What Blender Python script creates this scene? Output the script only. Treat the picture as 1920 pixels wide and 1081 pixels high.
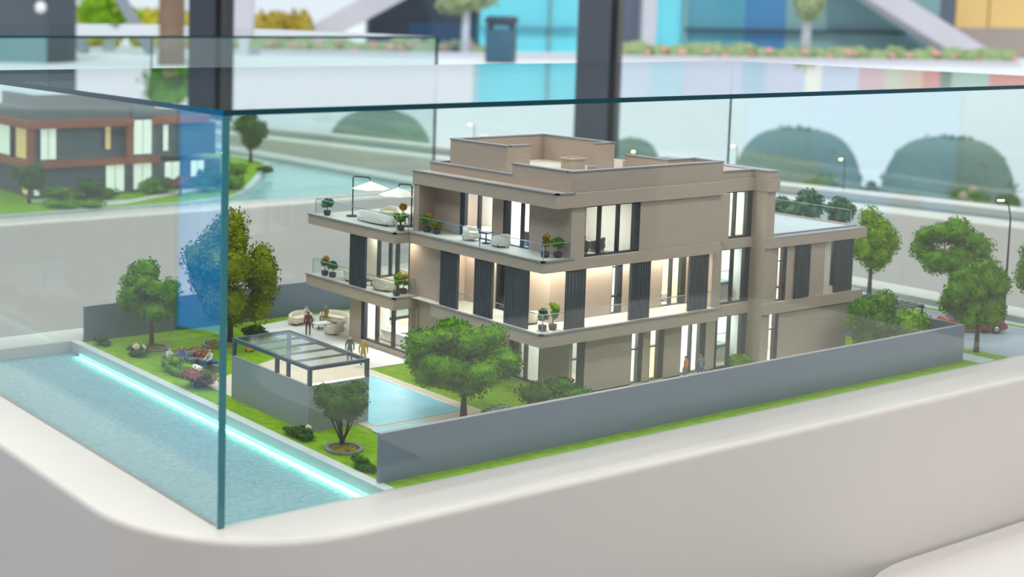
import bpy, bmesh, math, random
import numpy as np
from mathutils import Vector, Matrix

for o in list(bpy.data.objects):
    bpy.data.objects.remove(o)
scene = bpy.context.scene
col = scene.collection
random.seed(7)
rng = np.random.default_rng(7)

# ------------------------------------------------------------------ units
# Everything is laid out in "u": 1 u = one metre of the 1:50 model = 2 cm of the showroom.
S = 0.02
Z0 = 0.80                       # height of the plinth rim (u z = 0) above the showroom floor
FLOOR = -Z0 / S                 # showroom floor in u


def W(p):
    return Vector((p[0] * S, p[1] * S, p[2] * S + Z0))


# ------------------------------------------------------------------ camera
CAM = np.array([-32.79, -54.06, 23.65])
RM = np.array([[0.83980565, -0.54266751, 0.01544198],
               [-0.04311062, -0.09501625, -0.9945418],
               [0.54117275, 0.8345561, -0.10318992]])
FPX, PPX, PPY = 2688.6, 501.89, 287.45
cd = bpy.data.cameras.new('camera')
cam = bpy.data.objects.new('camera', cd)
col.objects.link(cam)
m3 = Matrix((RM[0], -RM[1], -RM[2])).transposed()
cam.matrix_world = Matrix.Translation(W(CAM)) @ m3.to_4x4()
cd.sensor_fit = 'HORIZONTAL'
cd.sensor_width = 36
cd.lens = FPX * 36 / 1920
cd.shift_x = (960 - PPX) / 1920
cd.shift_y = -(540.5 - PPY) / 1920
cd.clip_start = 0.02
cd.clip_end = 400
cd.dof.use_dof = True
cd.dof.focus_distance = 86 * S
cd.dof.aperture_fstop = 6.3
scene.camera = cam


def at(px, py, depth):
    """the point (u) seen at a photo pixel at a given forward distance (u)"""
    d = RM.T @ np.array([(px - PPX) / FPX, (py - PPY) / FPX, 1.0])
    return CAM + d * depth


def on_ground(px, py, z=0.0):
    d = RM.T @ np.array([(px - PPX) / FPX, (py - PPY) / FPX, 1.0])
    return CAM + d * ((z - CAM[2]) / d[2])


# ------------------------------------------------------------------ world, exposure
world = bpy.data.worlds.new('world')
scene.world = world
world.use_nodes = True
wn = world.node_tree.nodes
wl = world.node_tree.links
wn.clear()
wo = wn.new('ShaderNodeOutputWorld')
bg = wn.new('ShaderNodeBackground')
bg.inputs['Color'].default_value = (0.86, 0.93, 1.0, 1)
bg.inputs['Strength'].default_value = 1.0
wl.new(bg.outputs[0], wo.inputs[0])

sun = bpy.data.lights.new('sun', 'SUN')
sun.energy = 1.7
sun.angle = math.radians(4)
sun.color = (1, 0.95, 0.88)
so = bpy.data.objects.new('sun', sun)
so.rotation_euler = Vector((0.54, 0.62, -0.85)).to_track_quat('-Z', 'Y').to_euler()
so.location = (0, 0, 12)
col.objects.link(so)

scene.view_settings.view_transform = 'Standard'
scene.view_settings.look = 'None'
scene.view_settings.exposure = 0.0
scene.view_settings.gamma = 1
scene.view_settings.use_curve_mapping = False
scene.cycles.transparent_max_bounces = 32
scene.cycles.max_bounces = 6
scene.cycles.diffuse_bounces = 3
scene.cycles.glossy_bounces = 3
scene.cycles.use_adaptive_sampling = True
scene.cycles.adaptive_threshold = 0.05
scene.cycles.caustics_reflective = False
scene.cycles.caustics_refractive = False
scene.cycles.sample_clamp_indirect = 6


def area(name, loc, sx, sy, power, color=(1, 1, 1), rot=(0, 0, 0), parent=None, spread=180):
    l = bpy.data.lights.new(name, 'AREA')
    l.spread = math.radians(spread)
    l.shape = 'RECTANGLE'
    l.size, l.size_y = sx * S, sy * S
    l.energy = power
    l.color = color
    o = bpy.data.objects.new(name, l)
    col.objects.link(o)
    o.rotation_euler = rot
    if parent is None:
        o.location = W(loc)
    else:
        o.parent = parent
        o.location = Vector(loc) * S
    return o


# showroom ceiling light panels (fittings are built with the room)
CEIL = 130.0                     # ceiling height in u above the rim
PANELS = [(x, y) for x in (-95, -5, 85, 175) for y in (-150, -60, 25, 110, 195)]  # near and far rows added to brighten house front and window-side plinth
for px_, py_ in PANELS:
    area('ceiling_panel_light', (px_, py_, CEIL - 2.2), 58, 26, 20, (1.0, 0.985, 0.97))

# ------------------------------------------------------------------ materials


def lin(c):
    def f(v):
        v /= 255.0
        return v / 12.92 if v <= 0.04045 else ((v + 0.055) / 1.055) ** 2.4
    return tuple(f(v) for v in c)


MATS = {}


def mat(name, rgb, rough=0.6, metal=0.0, var=0.0, scale=40.0, bump=0.0, spec=0.5, emit=0.0, stretch=None, rgb2=None):
    if name in MATS:
        return MATS[name]
    m = bpy.data.materials.new(name)
    m.use_nodes = True
    nt = m.node_tree
    b = nt.nodes['Principled BSDF']
    c = lin(rgb)
    b.inputs['Base Color'].default_value = (*c, 1)
    b.inputs['Roughness'].default_value = rough
    b.inputs['Metallic'].default_value = metal
    b.inputs['Specular IOR Level'].default_value = spec
    if emit:
        b.inputs['Emission Color'].default_value = (*c, 1)
        b.inputs['Emission Strength'].default_value = emit
    if var or bump or rgb2:
        tc = nt.nodes.new('ShaderNodeTexCoord')
        n = nt.nodes.new('ShaderNodeTexNoise')
        n.inputs['Scale'].default_value = scale
        n.inputs['Detail'].default_value = 5
        src = tc.outputs['Object']
        if stretch:
            mp = nt.nodes.new('ShaderNodeMapping')
            mp.inputs['Scale'].default_value = stretch
            nt.links.new(src, mp.inputs[0])
            src = mp.outputs[0]
        nt.links.new(src, n.inputs['Vector'])
        if var or rgb2:
            r = nt.nodes.new('ShaderNodeValToRGB')
            if rgb2:
                c2 = lin(rgb2)
                r.color_ramp.elements[0].color = (*c, 1)
                r.color_ramp.elements[1].color = (*c2, 1)
            else:
                r.color_ramp.elements[0].color = (*[max(0, v * (1 - var)) for v in c], 1)
                r.color_ramp.elements[1].color = (*[min(1, v * (1 + var)) for v in c], 1)
            r.color_ramp.elements[0].position = 0.32
            r.color_ramp.elements[1].position = 0.68
            nt.links.new(n.outputs['Fac'], r.inputs[0])
            nt.links.new(r.outputs[0], b.inputs['Base Color'])
        if bump:
            bm_ = nt.nodes.new('ShaderNodeBump')
            bm_.inputs['Strength'].default_value = bump
            bm_.inputs['Distance'].default_value = 0.002
            nt.links.new(n.outputs['Fac'], bm_.inputs['Height'])
            nt.links.new(bm_.outputs[0], b.inputs['Normal'])
    MATS[name] = m
    return m


def glass(name, tint, ior=1.45, rough=0.0, gloss=(1, 1, 1)):
    """clear sheet: transmits with a tint, mirrors by Fresnel (the same from both sides)"""
    m = bpy.data.materials.new(name)
    m.use_nodes = True
    nt = m.node_tree
    nt.nodes.clear()
    out = nt.nodes.new('ShaderNodeOutputMaterial')
    mix = nt.nodes.new('ShaderNodeMixShader')
    tr = nt.nodes.new('ShaderNodeBsdfTransparent')
    tr.inputs[0].default_value = (*tint, 1)
    gl = nt.nodes.new('ShaderNodeBsdfGlossy')
    gl.inputs['Color'].default_value = (*gloss, 1)
    gl.inputs['Roughness'].default_value = rough
    fr = nt.nodes.new('ShaderNodeFresnel')
    ge = nt.nodes.new('ShaderNodeNewGeometry')
    ma = nt.nodes.new('ShaderNodeMath')     # ior, or 1/ior on the back side, so both sides mirror alike
    ma.operation = 'MULTIPLY_ADD'
    ma.inputs[1].default_value = 1 / ior - ior
    ma.inputs[2].default_value = ior
    nt.links.new(ge.outputs['Backfacing'], ma.inputs[0])
    nt.links.new(ma.outputs[0], fr.inputs['IOR'])
    nt.links.new(fr.outputs[0], mix.inputs[0])
    nt.links.new(tr.outputs[0], mix.inputs[1])
    nt.links.new(gl.outputs[0], mix.inputs[2])
    nt.links.new(mix.outputs[0], out.inputs[0])
    MATS[name] = m
    return m


M_CASE = glass('case_glass', (0.955, 0.985, 0.98))
M_LID = glass('lid_glass', (0.955, 0.985, 0.98))
M_EDGE = mat('glass_edge', (12, 68, 82), 0.12, spec=0.6)
M_EDGEV = mat('glass_corner', (62, 128, 136), 0.15, spec=0.6, var=0.05, scale=30)
M_WIN = glass('house_window_glass', (0.94, 0.97, 0.97))
M_RAILG = glass('balustrade_glass', (0.9, 0.955, 0.96), ior=1.35)
M_BACKG = glass('showroom_window_glass', (0.97, 0.985, 0.985), ior=1.3)

M_PLINTH = mat('plinth_lacquer', (210, 206, 201), 0.42, var=0.015, scale=3)
M_STONE = mat('travertine', (190, 170, 157), 0.75, var=0.035, scale=55, bump=0.08, stretch=(1, 1, 6))
M_COPING = mat('coping_metal', (150, 148, 155), 0.45, var=0.03, scale=20)
M_ROOF = mat('roof_membrane', (214, 202, 186), 0.85, var=0.04, scale=30)
M_FRAME = mat('anthracite_frame', (42, 48, 56), 0.4, var=0.05, scale=80)
M_SLAT = mat('charcoal_slat', (58, 66, 76), 0.5, var=0.08, scale=80)
M_WHITE = mat('interior_white', (238, 236, 228), 0.7, var=0.01, scale=10)
M_FLOORIN = mat('interior_floor', (226, 214, 196), 0.5, var=0.04, scale=30)
M_CREAM = mat('cream_upholstery', (232, 222, 202), 0.85, var=0.04, scale=200)
M_WUPH = mat('white_upholstery', (238, 238, 236), 0.85, var=0.02, scale=200)
M_DARK = mat('dark_metal', (32, 34, 40), 0.4, var=0.05, scale=100)
M_STEEL = mat('brushed_steel', (190, 194, 198), 0.3, metal=0.8, var=0.03, scale=200)
M_GREYWALL = mat('garden_wall_paint', (110, 126, 144), 0.35, var=0.02, scale=12)
M_GRASS = mat('static_grass', (104, 150, 8), 0.95, var=0.22, scale=90, bump=0.6, rgb2=(136, 172, 20), spec=0.1)
M_PAVE = mat('pale_paving', (212, 210, 202), 0.6, var=0.025, scale=20)
M_DECK = mat('beige_decking', (216, 200, 180), 0.6, var=0.04, scale=40)
M_POOL = mat('pool_resin', (130, 206, 226), 0.4, var=0.03, scale=25, rgb2=(150, 216, 232))
M_CURB = mat('pale_kerb', (200, 206, 206), 0.5, var=0.02, scale=20)
M_ROAD = mat('road_surface', (150, 162, 176), 0.35, var=0.04, scale=25)
M_SIDEWALK = mat('sidewalk', (190, 200, 206), 0.5, var=0.03, scale=25)
M_TRUNK = mat('bark', (92, 76, 62), 0.9, var=0.2, scale=120, bump=0.3)
M_TRUNKD = mat('dark_bark', (66, 58, 50), 0.9, var=0.2, scale=120, bump=0.3)
M_POT = mat('dark_pot', (58, 56, 56), 0.6, var=0.08, scale=90)
M_RING = mat('stone_ring', (120, 126, 130), 0.7, var=0.06, scale=60)


def leafmat(name, a, b):
    return mat(name, a, 0.95, rgb2=b, scale=60, spec=0.05)


M_LEAF = leafmat('leaf_green', (58, 116, 8), (112, 162, 24))
M_LEAFD = leafmat('leaf_dark', (38, 88, 20), (72, 120, 30))
M_LEAFY = leafmat('leaf_olive', (92, 108, 10), (138, 146, 26))
M_LEAFL = leafmat('leaf_light', (96, 146, 18), (146, 184, 44))
M_LEAFB = leafmat('leaf_bluegreen', (60, 110, 84), (100, 146, 120))
M_RUST = leafmat('rust_flowers', (150, 92, 66), (186, 130, 100))
M_YELL = leafmat('yellow_flowers', (196, 156, 24), (226, 190, 50))
M_PEACH = mat('peach_petals', (236, 206, 178), 0.8, var=0.08, scale=90)
M_MOSS = leafmat('moss_bed', (128, 120, 30), (164, 140, 40))

# ------------------------------------------------------------------ mesh builder


class MB:
    def __init__(self):
        self.v, self.f, self.m, self.s = [], [], [], []
        self.mi, self.sm = 0, False

    def add(self, vs, fs):
        o = len(self.v)
        self.v += [tuple(p) for p in vs]
        for f in fs:
            self.f.append(tuple(i + o for i in f))
            self.m.append(self.mi)
            self.s.append(self.sm)
        return self

    def box(self, x0, x1, y0, y1, z0, z1):
        vs = [(x, y, z) for z in (z0, z1) for y in (y0, y1) for x in (x0, x1)]
        return self.add(vs, [(0, 2, 3, 1), (4, 5, 7, 6), (0, 1, 5, 4), (1, 3, 7, 5), (3, 2, 6, 7), (2, 0, 4, 6)])

    def bar(self, a, b, w, h=None, up=(0, 0, 1)):
        """square bar from a to b"""
        h = h or w
        a, b = Vector(a), Vector(b)
        d = (b - a).normalized()
        u = Vector(up)
        if abs(d.dot(u)) > 0.98:
            u = Vector((1, 0, 0))
        s = d.cross(u).normalized() * w / 2
        t = s.cross(d).normalized() * h / 2
        vs = [p + i * s + j * t for p in (a, b) for i, j in ((-1, -1), (1, -1), (1, 1), (-1, 1))]
        return self.add(vs, [(0, 1, 2, 3), (7, 6, 5, 4), (0, 4, 5, 1), (1, 5, 6, 2), (2, 6, 7, 3), (3, 7, 4, 0)])

    def prism(self, poly, z0, z1):
        n = len(poly)
        vs = [(x, y, z0) for x, y in poly] + [(x, y, z1) for x, y in poly]
        fs = [tuple(range(n - 1, -1, -1)), tuple(range(n, 2 * n))]
        fs += [(i, (i + 1) % n, n + (i + 1) % n, n + i) for i in range(n)]
        return self.add(vs, fs)

    def tube(self, pts, rad, n=8, cap=True):
        pts = [Vector(p) for p in pts]
        rad = rad if isinstance(rad, (list, tuple)) else [rad] * len(pts)
        vs, fs = [], []
        u = None
        for i, p in enumerate(pts):
            d = (pts[min(i + 1, len(pts) - 1)] - pts[max(i - 1, 0)]).normalized()
            if u is None:
                u = d.orthogonal().normalized()
            else:
                u = (u - d * u.dot(d)).normalized()
            w = d.cross(u)
            for k in range(n):
                a = 2 * math.pi * k / n
                vs.append(p + (u * math.cos(a) + w * math.sin(a)) * rad[i])
        for i in range(len(pts) - 1):
            for k in range(n):
                fs.append((i * n + k, i * n + (k + 1) % n, (i + 1) * n + (k + 1) % n, (i + 1) * n + k))
        if cap:
            fs.append(tuple(range(n - 1, -1, -1)))
            fs.append(tuple((len(pts) - 1) * n + k for k in range(n)))
        sm, self.sm = self.sm, True
        self.add(vs, fs)
        self.sm = sm
        return self

    def lathe(self, prof, c=(0, 0, 0), n=20, sx=1, sy=1):
        vs, fs = [], []
        for r, z in prof:
            for k in range(n):
                a = 2 * math.pi * k / n
                vs.append((c[0] + r * sx * math.cos(a), c[1] + r * sy * math.sin(a), c[2] + z))
        for i in range(len(prof) - 1):
            for k in range(n):
                fs.append((i * n + k, i * n + (k + 1) % n, (i + 1) * n + (k + 1) % n, (i + 1) * n + k))
        fs.append(tuple(range(n - 1, -1, -1)))
        fs.append(tuple((len(prof) - 1) * n + k for k in range(n)))
        sm, self.sm = self.sm, True
        self.add(vs, fs)
        self.sm = sm
        return self

    def rbox(self, x0, x1, y0, y1, z0, z1, r=0.1, seg=2):
        """box with rounded edges"""
        bm = bmesh.new()
        bmesh.ops.create_cube(bm, size=1)
        for v in bm.verts:
            v.co = Vector(((x0 + x1) / 2 + v.co.x * (x1 - x0), (y0 + y1) / 2 + v.co.y * (y1 - y0), (z0 + z1) / 2 + v.co.z * (z1 - z0)))
        bmesh.ops.bevel(bm, geom=list(bm.edges), offset=r, segments=seg, profile=0.5, affect='EDGES')
        bm.verts.ensure_lookup_table()
        bm.verts.index_update()
        sm, self.sm = self.sm, True
        self.add([v.co[:] for v in bm.verts], [tuple(v.index for v in f.verts) for f in bm.faces])
        self.sm = sm
        bm.free()
        return self

    def blob(self, c, r, sub=2, noise=0.25, flat=1.0, seed=None):
        bm = bmesh.new()
        bmesh.ops.create_icosphere(bm, subdivisions=sub, radius=1)
        rr = random.Random(seed if seed is not None else random.random())
        rx, ry, rz = r if isinstance(r, (list, tuple)) else (r, r, r * flat)
        for v in bm.verts:
            k = 1 + noise * (rr.random() - 0.5) * 2
            v.co = Vector((c[0] + v.co.x * rx * k, c[1] + v.co.y * ry * k, c[2] + v.co.z * rz * k))
        bm.verts.index_update()
        self.add([v.co[:] for v in bm.verts], [tuple(v.index for v in f.verts) for f in bm.faces])
        bm.free()
        return self

    def xform(self, loc=(0, 0, 0), rz=0.0, sc=1.0):
        c, s = math.cos(rz), math.sin(rz)
        self.v = [(loc[0] + sc * (x * c - y * s), loc[1] + sc * (x * s + y * c), loc[2] + sc * z) for x, y, z in self.v]
        return self

    def mesh(self, name, mats):
        me = bpy.data.meshes.new(name)
        me.from_pydata([(x * S, y * S, z * S) for x, y, z in self.v], [], self.f)
        for m in (mats if isinstance(mats, (list, tuple)) else [mats]):
            me.materials.append(m)
        me.polygons.foreach_set('material_index', self.m)
        me.polygons.foreach_set('use_smooth', self.s)
        me.update()
        return me

    def build(self, name, mats, parent=None, loc=(0, 0, 0), rz=0.0):
        o = bpy.data.objects.new(name, self.mesh(name, mats))
        col.objects.link(o)
        if parent is not None:
            o.parent = parent
            o.location = Vector(loc) * S
        else:
            o.location = W(loc)
        o.rotation_euler = (0, 0, rz)
        return o


def tag(o, label=None, cat=None, group=None, kind=None):
    for k, v in (('label', label), ('category', cat), ('group', group), ('kind', kind)):
        if v:
            o[k] = v
    return o


def thing(name, label, cat, loc=(0, 0, 0), rz=0.0, group=None, kind=None):
    o = bpy.data.objects.new(name, None)
    o.empty_display_size = 0.02
    col.objects.link(o)
    o.location = W(loc)
    o.rotation_euler = (0, 0, rz)
    return tag(o, label, cat, group, kind)


def copy_tree(o, parent=None):
    c = o.copy()
    col.objects.link(c)
    if parent is not None:
        c.parent = parent
    for ch in [x for x in o.children]:
        copy_tree(ch, c)
    return c


def dup(o, label, loc, rz=0.0, sc=1.0):
    c = copy_tree(o)
    c.location = W(loc)
    c.rotation_euler = (0, 0, rz)
    c.scale = (sc, sc, sc)
    c['label'] = label
    return c


def sheet(mb, axis, *b):
    """a pane: glass on its two big faces (slot 0), cut edge on the others (slot 1)"""
    n = len(mb.f)
    mb.box(*b)
    big = {'z': (0, 1), 'y': (2, 4), 'x': (3, 5)}[axis]
    for k in range(6):
        mb.m[n + k] = 0 if (k in big or (k == 0 and axis != 'z')) else 1
    return mb
# ------------------------------------------------------------------ showroom shell
_p1 = at(398, 20, 440)
_p2 = at(1127, 20, 395)
E1 = np.array([_p2[0] - _p1[0], _p2[1] - _p1[1]])
BAY = float(np.hypot(*E1))
E1 = E1 / BAY
E2 = np.array([E1[1], -E1[0]])           # from the window wall towards the camera


def RW(a, b, z):
    q = _p1[:2] + E1 * a + E2 * b
    return (q[0], q[1], z)


def rslab(mb, a0, a1, b0, b1, z0, z1):
    mb.prism([RW(a0, b0, 0)[:2], RW(a0, b1, 0)[:2], RW(a1, b1, 0)[:2], RW(a1, b0, 0)[:2]], z0, z1)
    return mb


M_FLOOR = mat('polished_floor', (168, 168, 172), 0.3, var=0.03, scale=2)
M_CEIL = mat('ceiling_paint', (230, 230, 228), 0.8, var=0.01, scale=2)
M_WALLP = mat('wall_paint', (232, 230, 226), 0.7, var=0.01, scale=2)
M_COLUMN = mat('charcoal_column', (84, 92, 104), 0.55, var=0.04, scale=4)
M_COLUMND = mat('column_side_shade', (20, 22, 26), 0.5, var=0.04, scale=4)  # column's darker side face, its shade painted as a near-black strip
A0, A1, B1 = -620, 760, 760
tag(rslab(MB(), A0, A1, -10, B1, FLOOR - 4, FLOOR).build('floor', M_FLOOR), 'pale polished showroom floor', 'floor', kind='structure')
tag(rslab(MB(), A0, A1, -10, B1, CEIL, CEIL + 6).build('ceiling', M_CEIL), 'white showroom ceiling', 'ceiling', kind='structure')
tag(rslab(MB(), A0, A1, B1, B1 + 8, FLOOR, CEIL).build('wall_rear', M_WALLP), 'white wall behind the viewer', 'wall', kind='structure')
tag(rslab(MB(), A1, A1 + 8, -10, B1, FLOOR, CEIL).build('wall_right', M_WALLP), 'white side wall of the showroom', 'wall', kind='structure')
for k in range(-3, 6):
    c = MB()
    rslab(c, k * BAY - 5.2, k * BAY + 3.8, -6, 6, FLOOR, CEIL)
    c.mi = 1
    rslab(c, k * BAY + 3.8, k * BAY + 5.6, -4, 5.6, FLOOR, CEIL)
    which = {0: 'charcoal window column behind the near glass corner', 1: 'charcoal window column rising behind the model house roof'}.get(k, 'charcoal column further along the showroom window front')
    tag(c.build('trim_%d' % (k + 4), [M_COLUMN, M_COLUMND]), which, 'column', kind='structure')
    p = MB()
    rslab(p, k * BAY + 5.6, (k + 1) * BAY - 5.2, -0.5, 0.5, FLOOR + 2, CEIL)
    n0 = len(p.f)
    tag(p.build('window_%d' % (k + 4), M_BACKG), 'tall clear pane of the showroom window front', 'window', kind='structure')
for i, (x, y) in enumerate(PANELS):
    t = thing('ceiling_light', 'unseen flat white ceiling light panel above the display plinths', 'light', (x, y, CEIL - 2), group='ceiling light panels')
    MB().box(-30, 30, -14, 14, 0, 2).build('housing', M_CEIL, t)

# unseen glowing screen, added so that blue mirrors in the near side pane
M_SCREEN = mat('screen_blue', (10, 112, 200), 0.4, emit=2.5, rgb2=(20, 150, 205), scale=1.6)
_nt = M_SCREEN.node_tree
_r = [n for n in _nt.nodes if n.type == 'VALTORGB'][0]
_nt.links.new(_r.outputs[0], _nt.nodes['Principled BSDF'].inputs['Emission Color'])
sp = at(535, 430, 250)
sp[0] = -sp[0]
t = thing('added_screen', 'unseen tall blue glowing screen added for the side-pane reflection', 'screen', (sp[0], sp[1], FLOOR), rz=math.radians(70))
MB().box(-25, 23, -2, 0, 4, 56).build('screen_housing', M_DARK, t)
MB().box(-24.3, 22.3, -2.15, -2, 4.7, 55.3).build('display', M_SCREEN, t)
MB().box(-16, 16, -7, 5, 0, 1).box(-3, 3, -1.8, -0.2, 1, 4.2).build('stand', M_DARK, t)

# ------------------------------------------------------------------ plinths


def round_rect(x0, x1, y0, y1, r, n=14):
    pts = []
    for cx, cy, a in ((x1 - r, y0 + r, -90), (x1 - r, y1 - r, 0), (x0 + r, y1 - r, 90), (x0 + r, y0 + r, 180)):
        for k in range(n + 1):
            t_ = math.radians(a + 90 * k / n)
            pts.append((cx + r * math.cos(t_), cy + r * math.sin(t_)))
    return pts


def plinth_body(x0, x1, y0, y1, r, hole, depth, lip=0.35):
    """rounded display plinth: rim on top, side down to the floor, rectangular well of given depth"""
    bm = bmesh.new()

    def loop(pts, z):
        vs = [bm.verts.new((x * S, y * S, z * S)) for x, y in pts]
        es = [bm.edges.new((vs[i], vs[(i + 1) % len(vs)])) for i in range(len(vs))]
        return vs, es

    def strip(a, b, smooth):
        for i in range(len(a)):
            j = (i + 1) % len(a)
            f = bm.faces.new((a[i], a[j], b[j], b[i]))
            f.smooth = smooth
    hx0, hx1, hy0, hy1 = hole
    hp = [(hx0, hy0), (hx1, hy0), (hx1, hy1), (hx0, hy1)]
    prev = None
    rings = []
    for k in range(5):                       # softened upper edge
        a = math.pi / 2 * k / 4
        ins = lip * (1 - math.cos(math.pi / 2 - a))
        zz = -lip * (1 - math.cos(a))
        ins = lip * (1 - math.sin(a))
        rings.append(loop(round_rect(x0 + ins, x1 - ins, y0 + ins, y1 - ins, r - ins), zz))
    low = loop(round_rect(x0, x1, y0, y1, r), FLOOR)
    hole_t = loop(hp, 0)
    bmesh.ops.triangle_fill(bm, edges=rings[0][1] + hole_t[1], use_beauty=True, use_dissolve=False)
    for a, b in zip(rings[:-1], rings[1:]):
        strip(b[0], a[0], True)
    strip(low[0], rings[-1][0], True)
    hole_b = loop(hp, -depth)
    strip(hole_t[0], hole_b[0], False)
    bm.faces.new(hole_b[0])
    bm.normal_update()
    bmesh.ops.recalc_face_normals(bm, faces=bm.faces)
    me = bpy.data.meshes.new('plinth')
    bm.to_mesh(me)
    bm.free()
    me.materials.append(M_PLINTH)
    return me


def plinth(label, *a):
    o = bpy.data.objects.new('display_plinth', plinth_body(*a))
    col.objects.link(o)
    o.location = W((0, 0, 0))
    return tag(o, label, 'plinth')


LX, LY, LH = 78.0, 36.0, 18.75
pl = plinth('long off-white rounded plinth carrying the three-storey model house', -3.9, 82, -3.7, 39.7, 9.0, (0, LX, 0, LY), 1.6)
# low bench step along the plinth front (bottom corner of the view)
t = MB()
t.prism([(x, y) for x, y in round_rect(34, 108, -60, -3.95, 13)], FLOOR, -9.8)
tag(t.build('bench_step', M_PLINTH), 'low pale bench with rounded end along the plinth front', 'bench')

# glass case
gc = thing('glass_case', 'clear glass case over the model house with dark teal edges', 'display case', (0, 0, 0))
th = 0.26
MGL = [M_CASE, M_EDGE]
sheet(MB(), 'y', 0.0, LX, -th, 0, 0, LH).build('front_pane', MGL, gc)
sheet(MB(), 'x', -th, 0, -th, LY, 0, LH).build('side_pane', MGL, gc)
sheet(MB(), 'y', 0, LX, LY, LY + th, 0, LH).build('rear_pane', MGL, gc)
sheet(MB(), 'x', LX, LX + th, -th, LY + th, 0, LH).build('side_pane', MGL, gc)
sheet(MB(), 'z', -th, LX + th, -th, LY + th, LH, LH + th).build('lid', [M_LID, M_EDGE], gc)
MB().box(-th - 0.03, 0.06, -th - 0.03, -th + 0.05, 0, LH).build('corner_joint', M_EDGEV, gc)

# speckled water channel of the plinth
M_WATER = mat('speckled_water', (98, 140, 152), 0.4, rgb2=(128, 166, 172), scale=190, bump=0.4)
M_LED = mat('led_mint', (140, 255, 215), 0.5, emit=1.6)
M_LEDW = mat('led_white', (255, 250, 240), 0.5, emit=4.0)
tag(MB().box(0.02, 9.38, 0.02, LY - 0.02, -1.5, -0.72).build('water_channel', M_WATER), 'speckled teal water channel at the near end of the plinth', 'water', kind='thing')
tag(MB().box(75.6, LX - 0.02, 0.02, LY - 0.02, -1.5, -0.72).build('water_channel', M_WATER), 'speckled teal water channel at the street end of the plinth', 'water', kind='thing')

# ------------------------------------------------------------------ model baseboard
base = thing('garden_diorama', 'landscaped baseboard with lawn, paving, pool and street', 'baseboard', (0, 0, 0))
MB().box(9.42, 75.58, 0.02, LY - 0.02, -1.55, -0.06).build('board', M_CURB, base)
MB().box(9.42, 10.05, 0.02, LY - 0.02, -0.06, 0.03).build('kerb', M_CURB, base)
led = MB().box(9.37, 9.41, 0.5, LY - 1.5, -0.72, -0.56).build('led_strip', M_LED, base)
area('kerb_led_light', (9.33, (LY - 1) / 2, -0.5), 0.1, LY - 2.4, 0.27, (0.42, 1.0, 0.78), rot=(0, math.radians(48), 0), spread=112)
led['label'] = 'glowing mint light strip along the kerb'
MB().box(10.05, 62.4, 0.02, LY - 0.02, -0.06, 0.0).build('lawn', M_GRASS, base)
MB().prism([(23.0, 19.4), (26.7, 19.4), (26.7, 27.0), (28.8, 27.0), (28.8, 30.2), (40, 30.2), (40, 34.6), (28.6, 34.6), (23.6, 33.6), (22.6, 30.6), (22.2, 26.0), (22.6, 20.3)], 0.0, 0.06).build('patio', M_PAVE, base)
MB().prism([(11.7, 9.9), (15.0, 9.9), (15.0, 7.2), (23.0, 7.2), (23.0, 19.0), (22.6, 20.3), (22.2, 26.0), (11.7, 21.5)], 0.0, 0.05).build('pool_deck', M_DECK, base)
po = MB().box(15.5, 22.0, 8.75, 17.8, 0.05, 0.075).build('pool', M_POOL, base)
po['label'] = 'rectangular light blue swimming pool'
MB().box(15.4, 22.1, 17.8, 17.92, 0.05, 0.11).box(22.0, 22.12, 8.7, 17.9, 0.05, 0.11).build('pool_edge', M_WUPH, base)
MB().box(14.8, 18.4, 7.55, 8.25, 0.05, 0.09).build('overflow_gutter', M_POOL, base)
MB().box(57.0, 60.5, 10, 33, 0.0, 0.05).build('driveway', M_SIDEWALK, base)
MB().box(28.0, 58, 5.0, 6.55, 0.0, 0.05).build('side_path', M_PAVE, base)
MB().box(60.6, 62.5, 0.02, LY - 0.02, -0.06, 0.03).build('sidewalk', M_SIDEWALK, base)
MB().box(62.5, 63.9, 0.02, LY - 0.02, -0.06, 0.05).build('verge', M_GRASS, base)
MB().box(63.9, 73.6, 0.02, LY - 0.02, -0.06, 0.0).build('road', M_ROAD, base)
MB().box(73.6, 73.9, 0.02, LY - 0.02, -0.06, 0.06).build('street_kerb', M_CURB, base)
MB().box(73.9, 74.7, 0.02, LY - 0.02, -0.06, 0.05).build('verge', M_GRASS, base)
MB().box(74.7, 75.58, 0.02, LY - 0.02, -0.06, 0.04).build('sidewalk', M_SIDEWALK, base)

# garden walls
gw = thing('garden_wall', 'grey rendered wall along the front of the plot', 'garden wall', (9.8, 0.95, 0))
MB().box(0, 50.3, 0, 0.22, 0, 2.55).build('wall_panel', M_GREYWALL, gw)
MB().box(50.08, 50.3, 0.22, 9.0, 0, 2.55).build('return_panel', M_GREYWALL, gw)
MB().box(0, 50.32, -0.015, 0.24, 2.55, 2.585).box(50.06, 50.32, 0.24, 9, 2.55, 2.585).build('coping', M_COPING, gw)
gw = thing('garden_wall', 'grey rendered wall along the back of the lawn and patio', 'garden wall', (10.15, 35.3, 0))
MB().box(0, 48, 0, 0.25, 0, 2.5).build('wall_panel', M_GREYWALL, gw)
MB().box(0, 48, -0.02, 0.27, 2.5, 2.53).build('coping', M_COPING, gw)
# ------------------------------------------------------------------ the model house
Zf1, Zc1, Zf2, Zc2, Zf3, Zc3, Zr = 0.3, 3.6, 4.35, 8.07, 8.73, 11.87, 12.71
house = thing('model_house', 'three-storey stone-clad model villa with lit windows and flat roofs', 'model house', (0, 0, 0.012))


def part(name, mb, m, label=None):
    o = mb.build(name, m, house)
    if label:
        o['label'] = label
    return o


def wallbox(*b, m=None):
    return part('wall', MB().box(*b), m or M_STONE)


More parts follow.
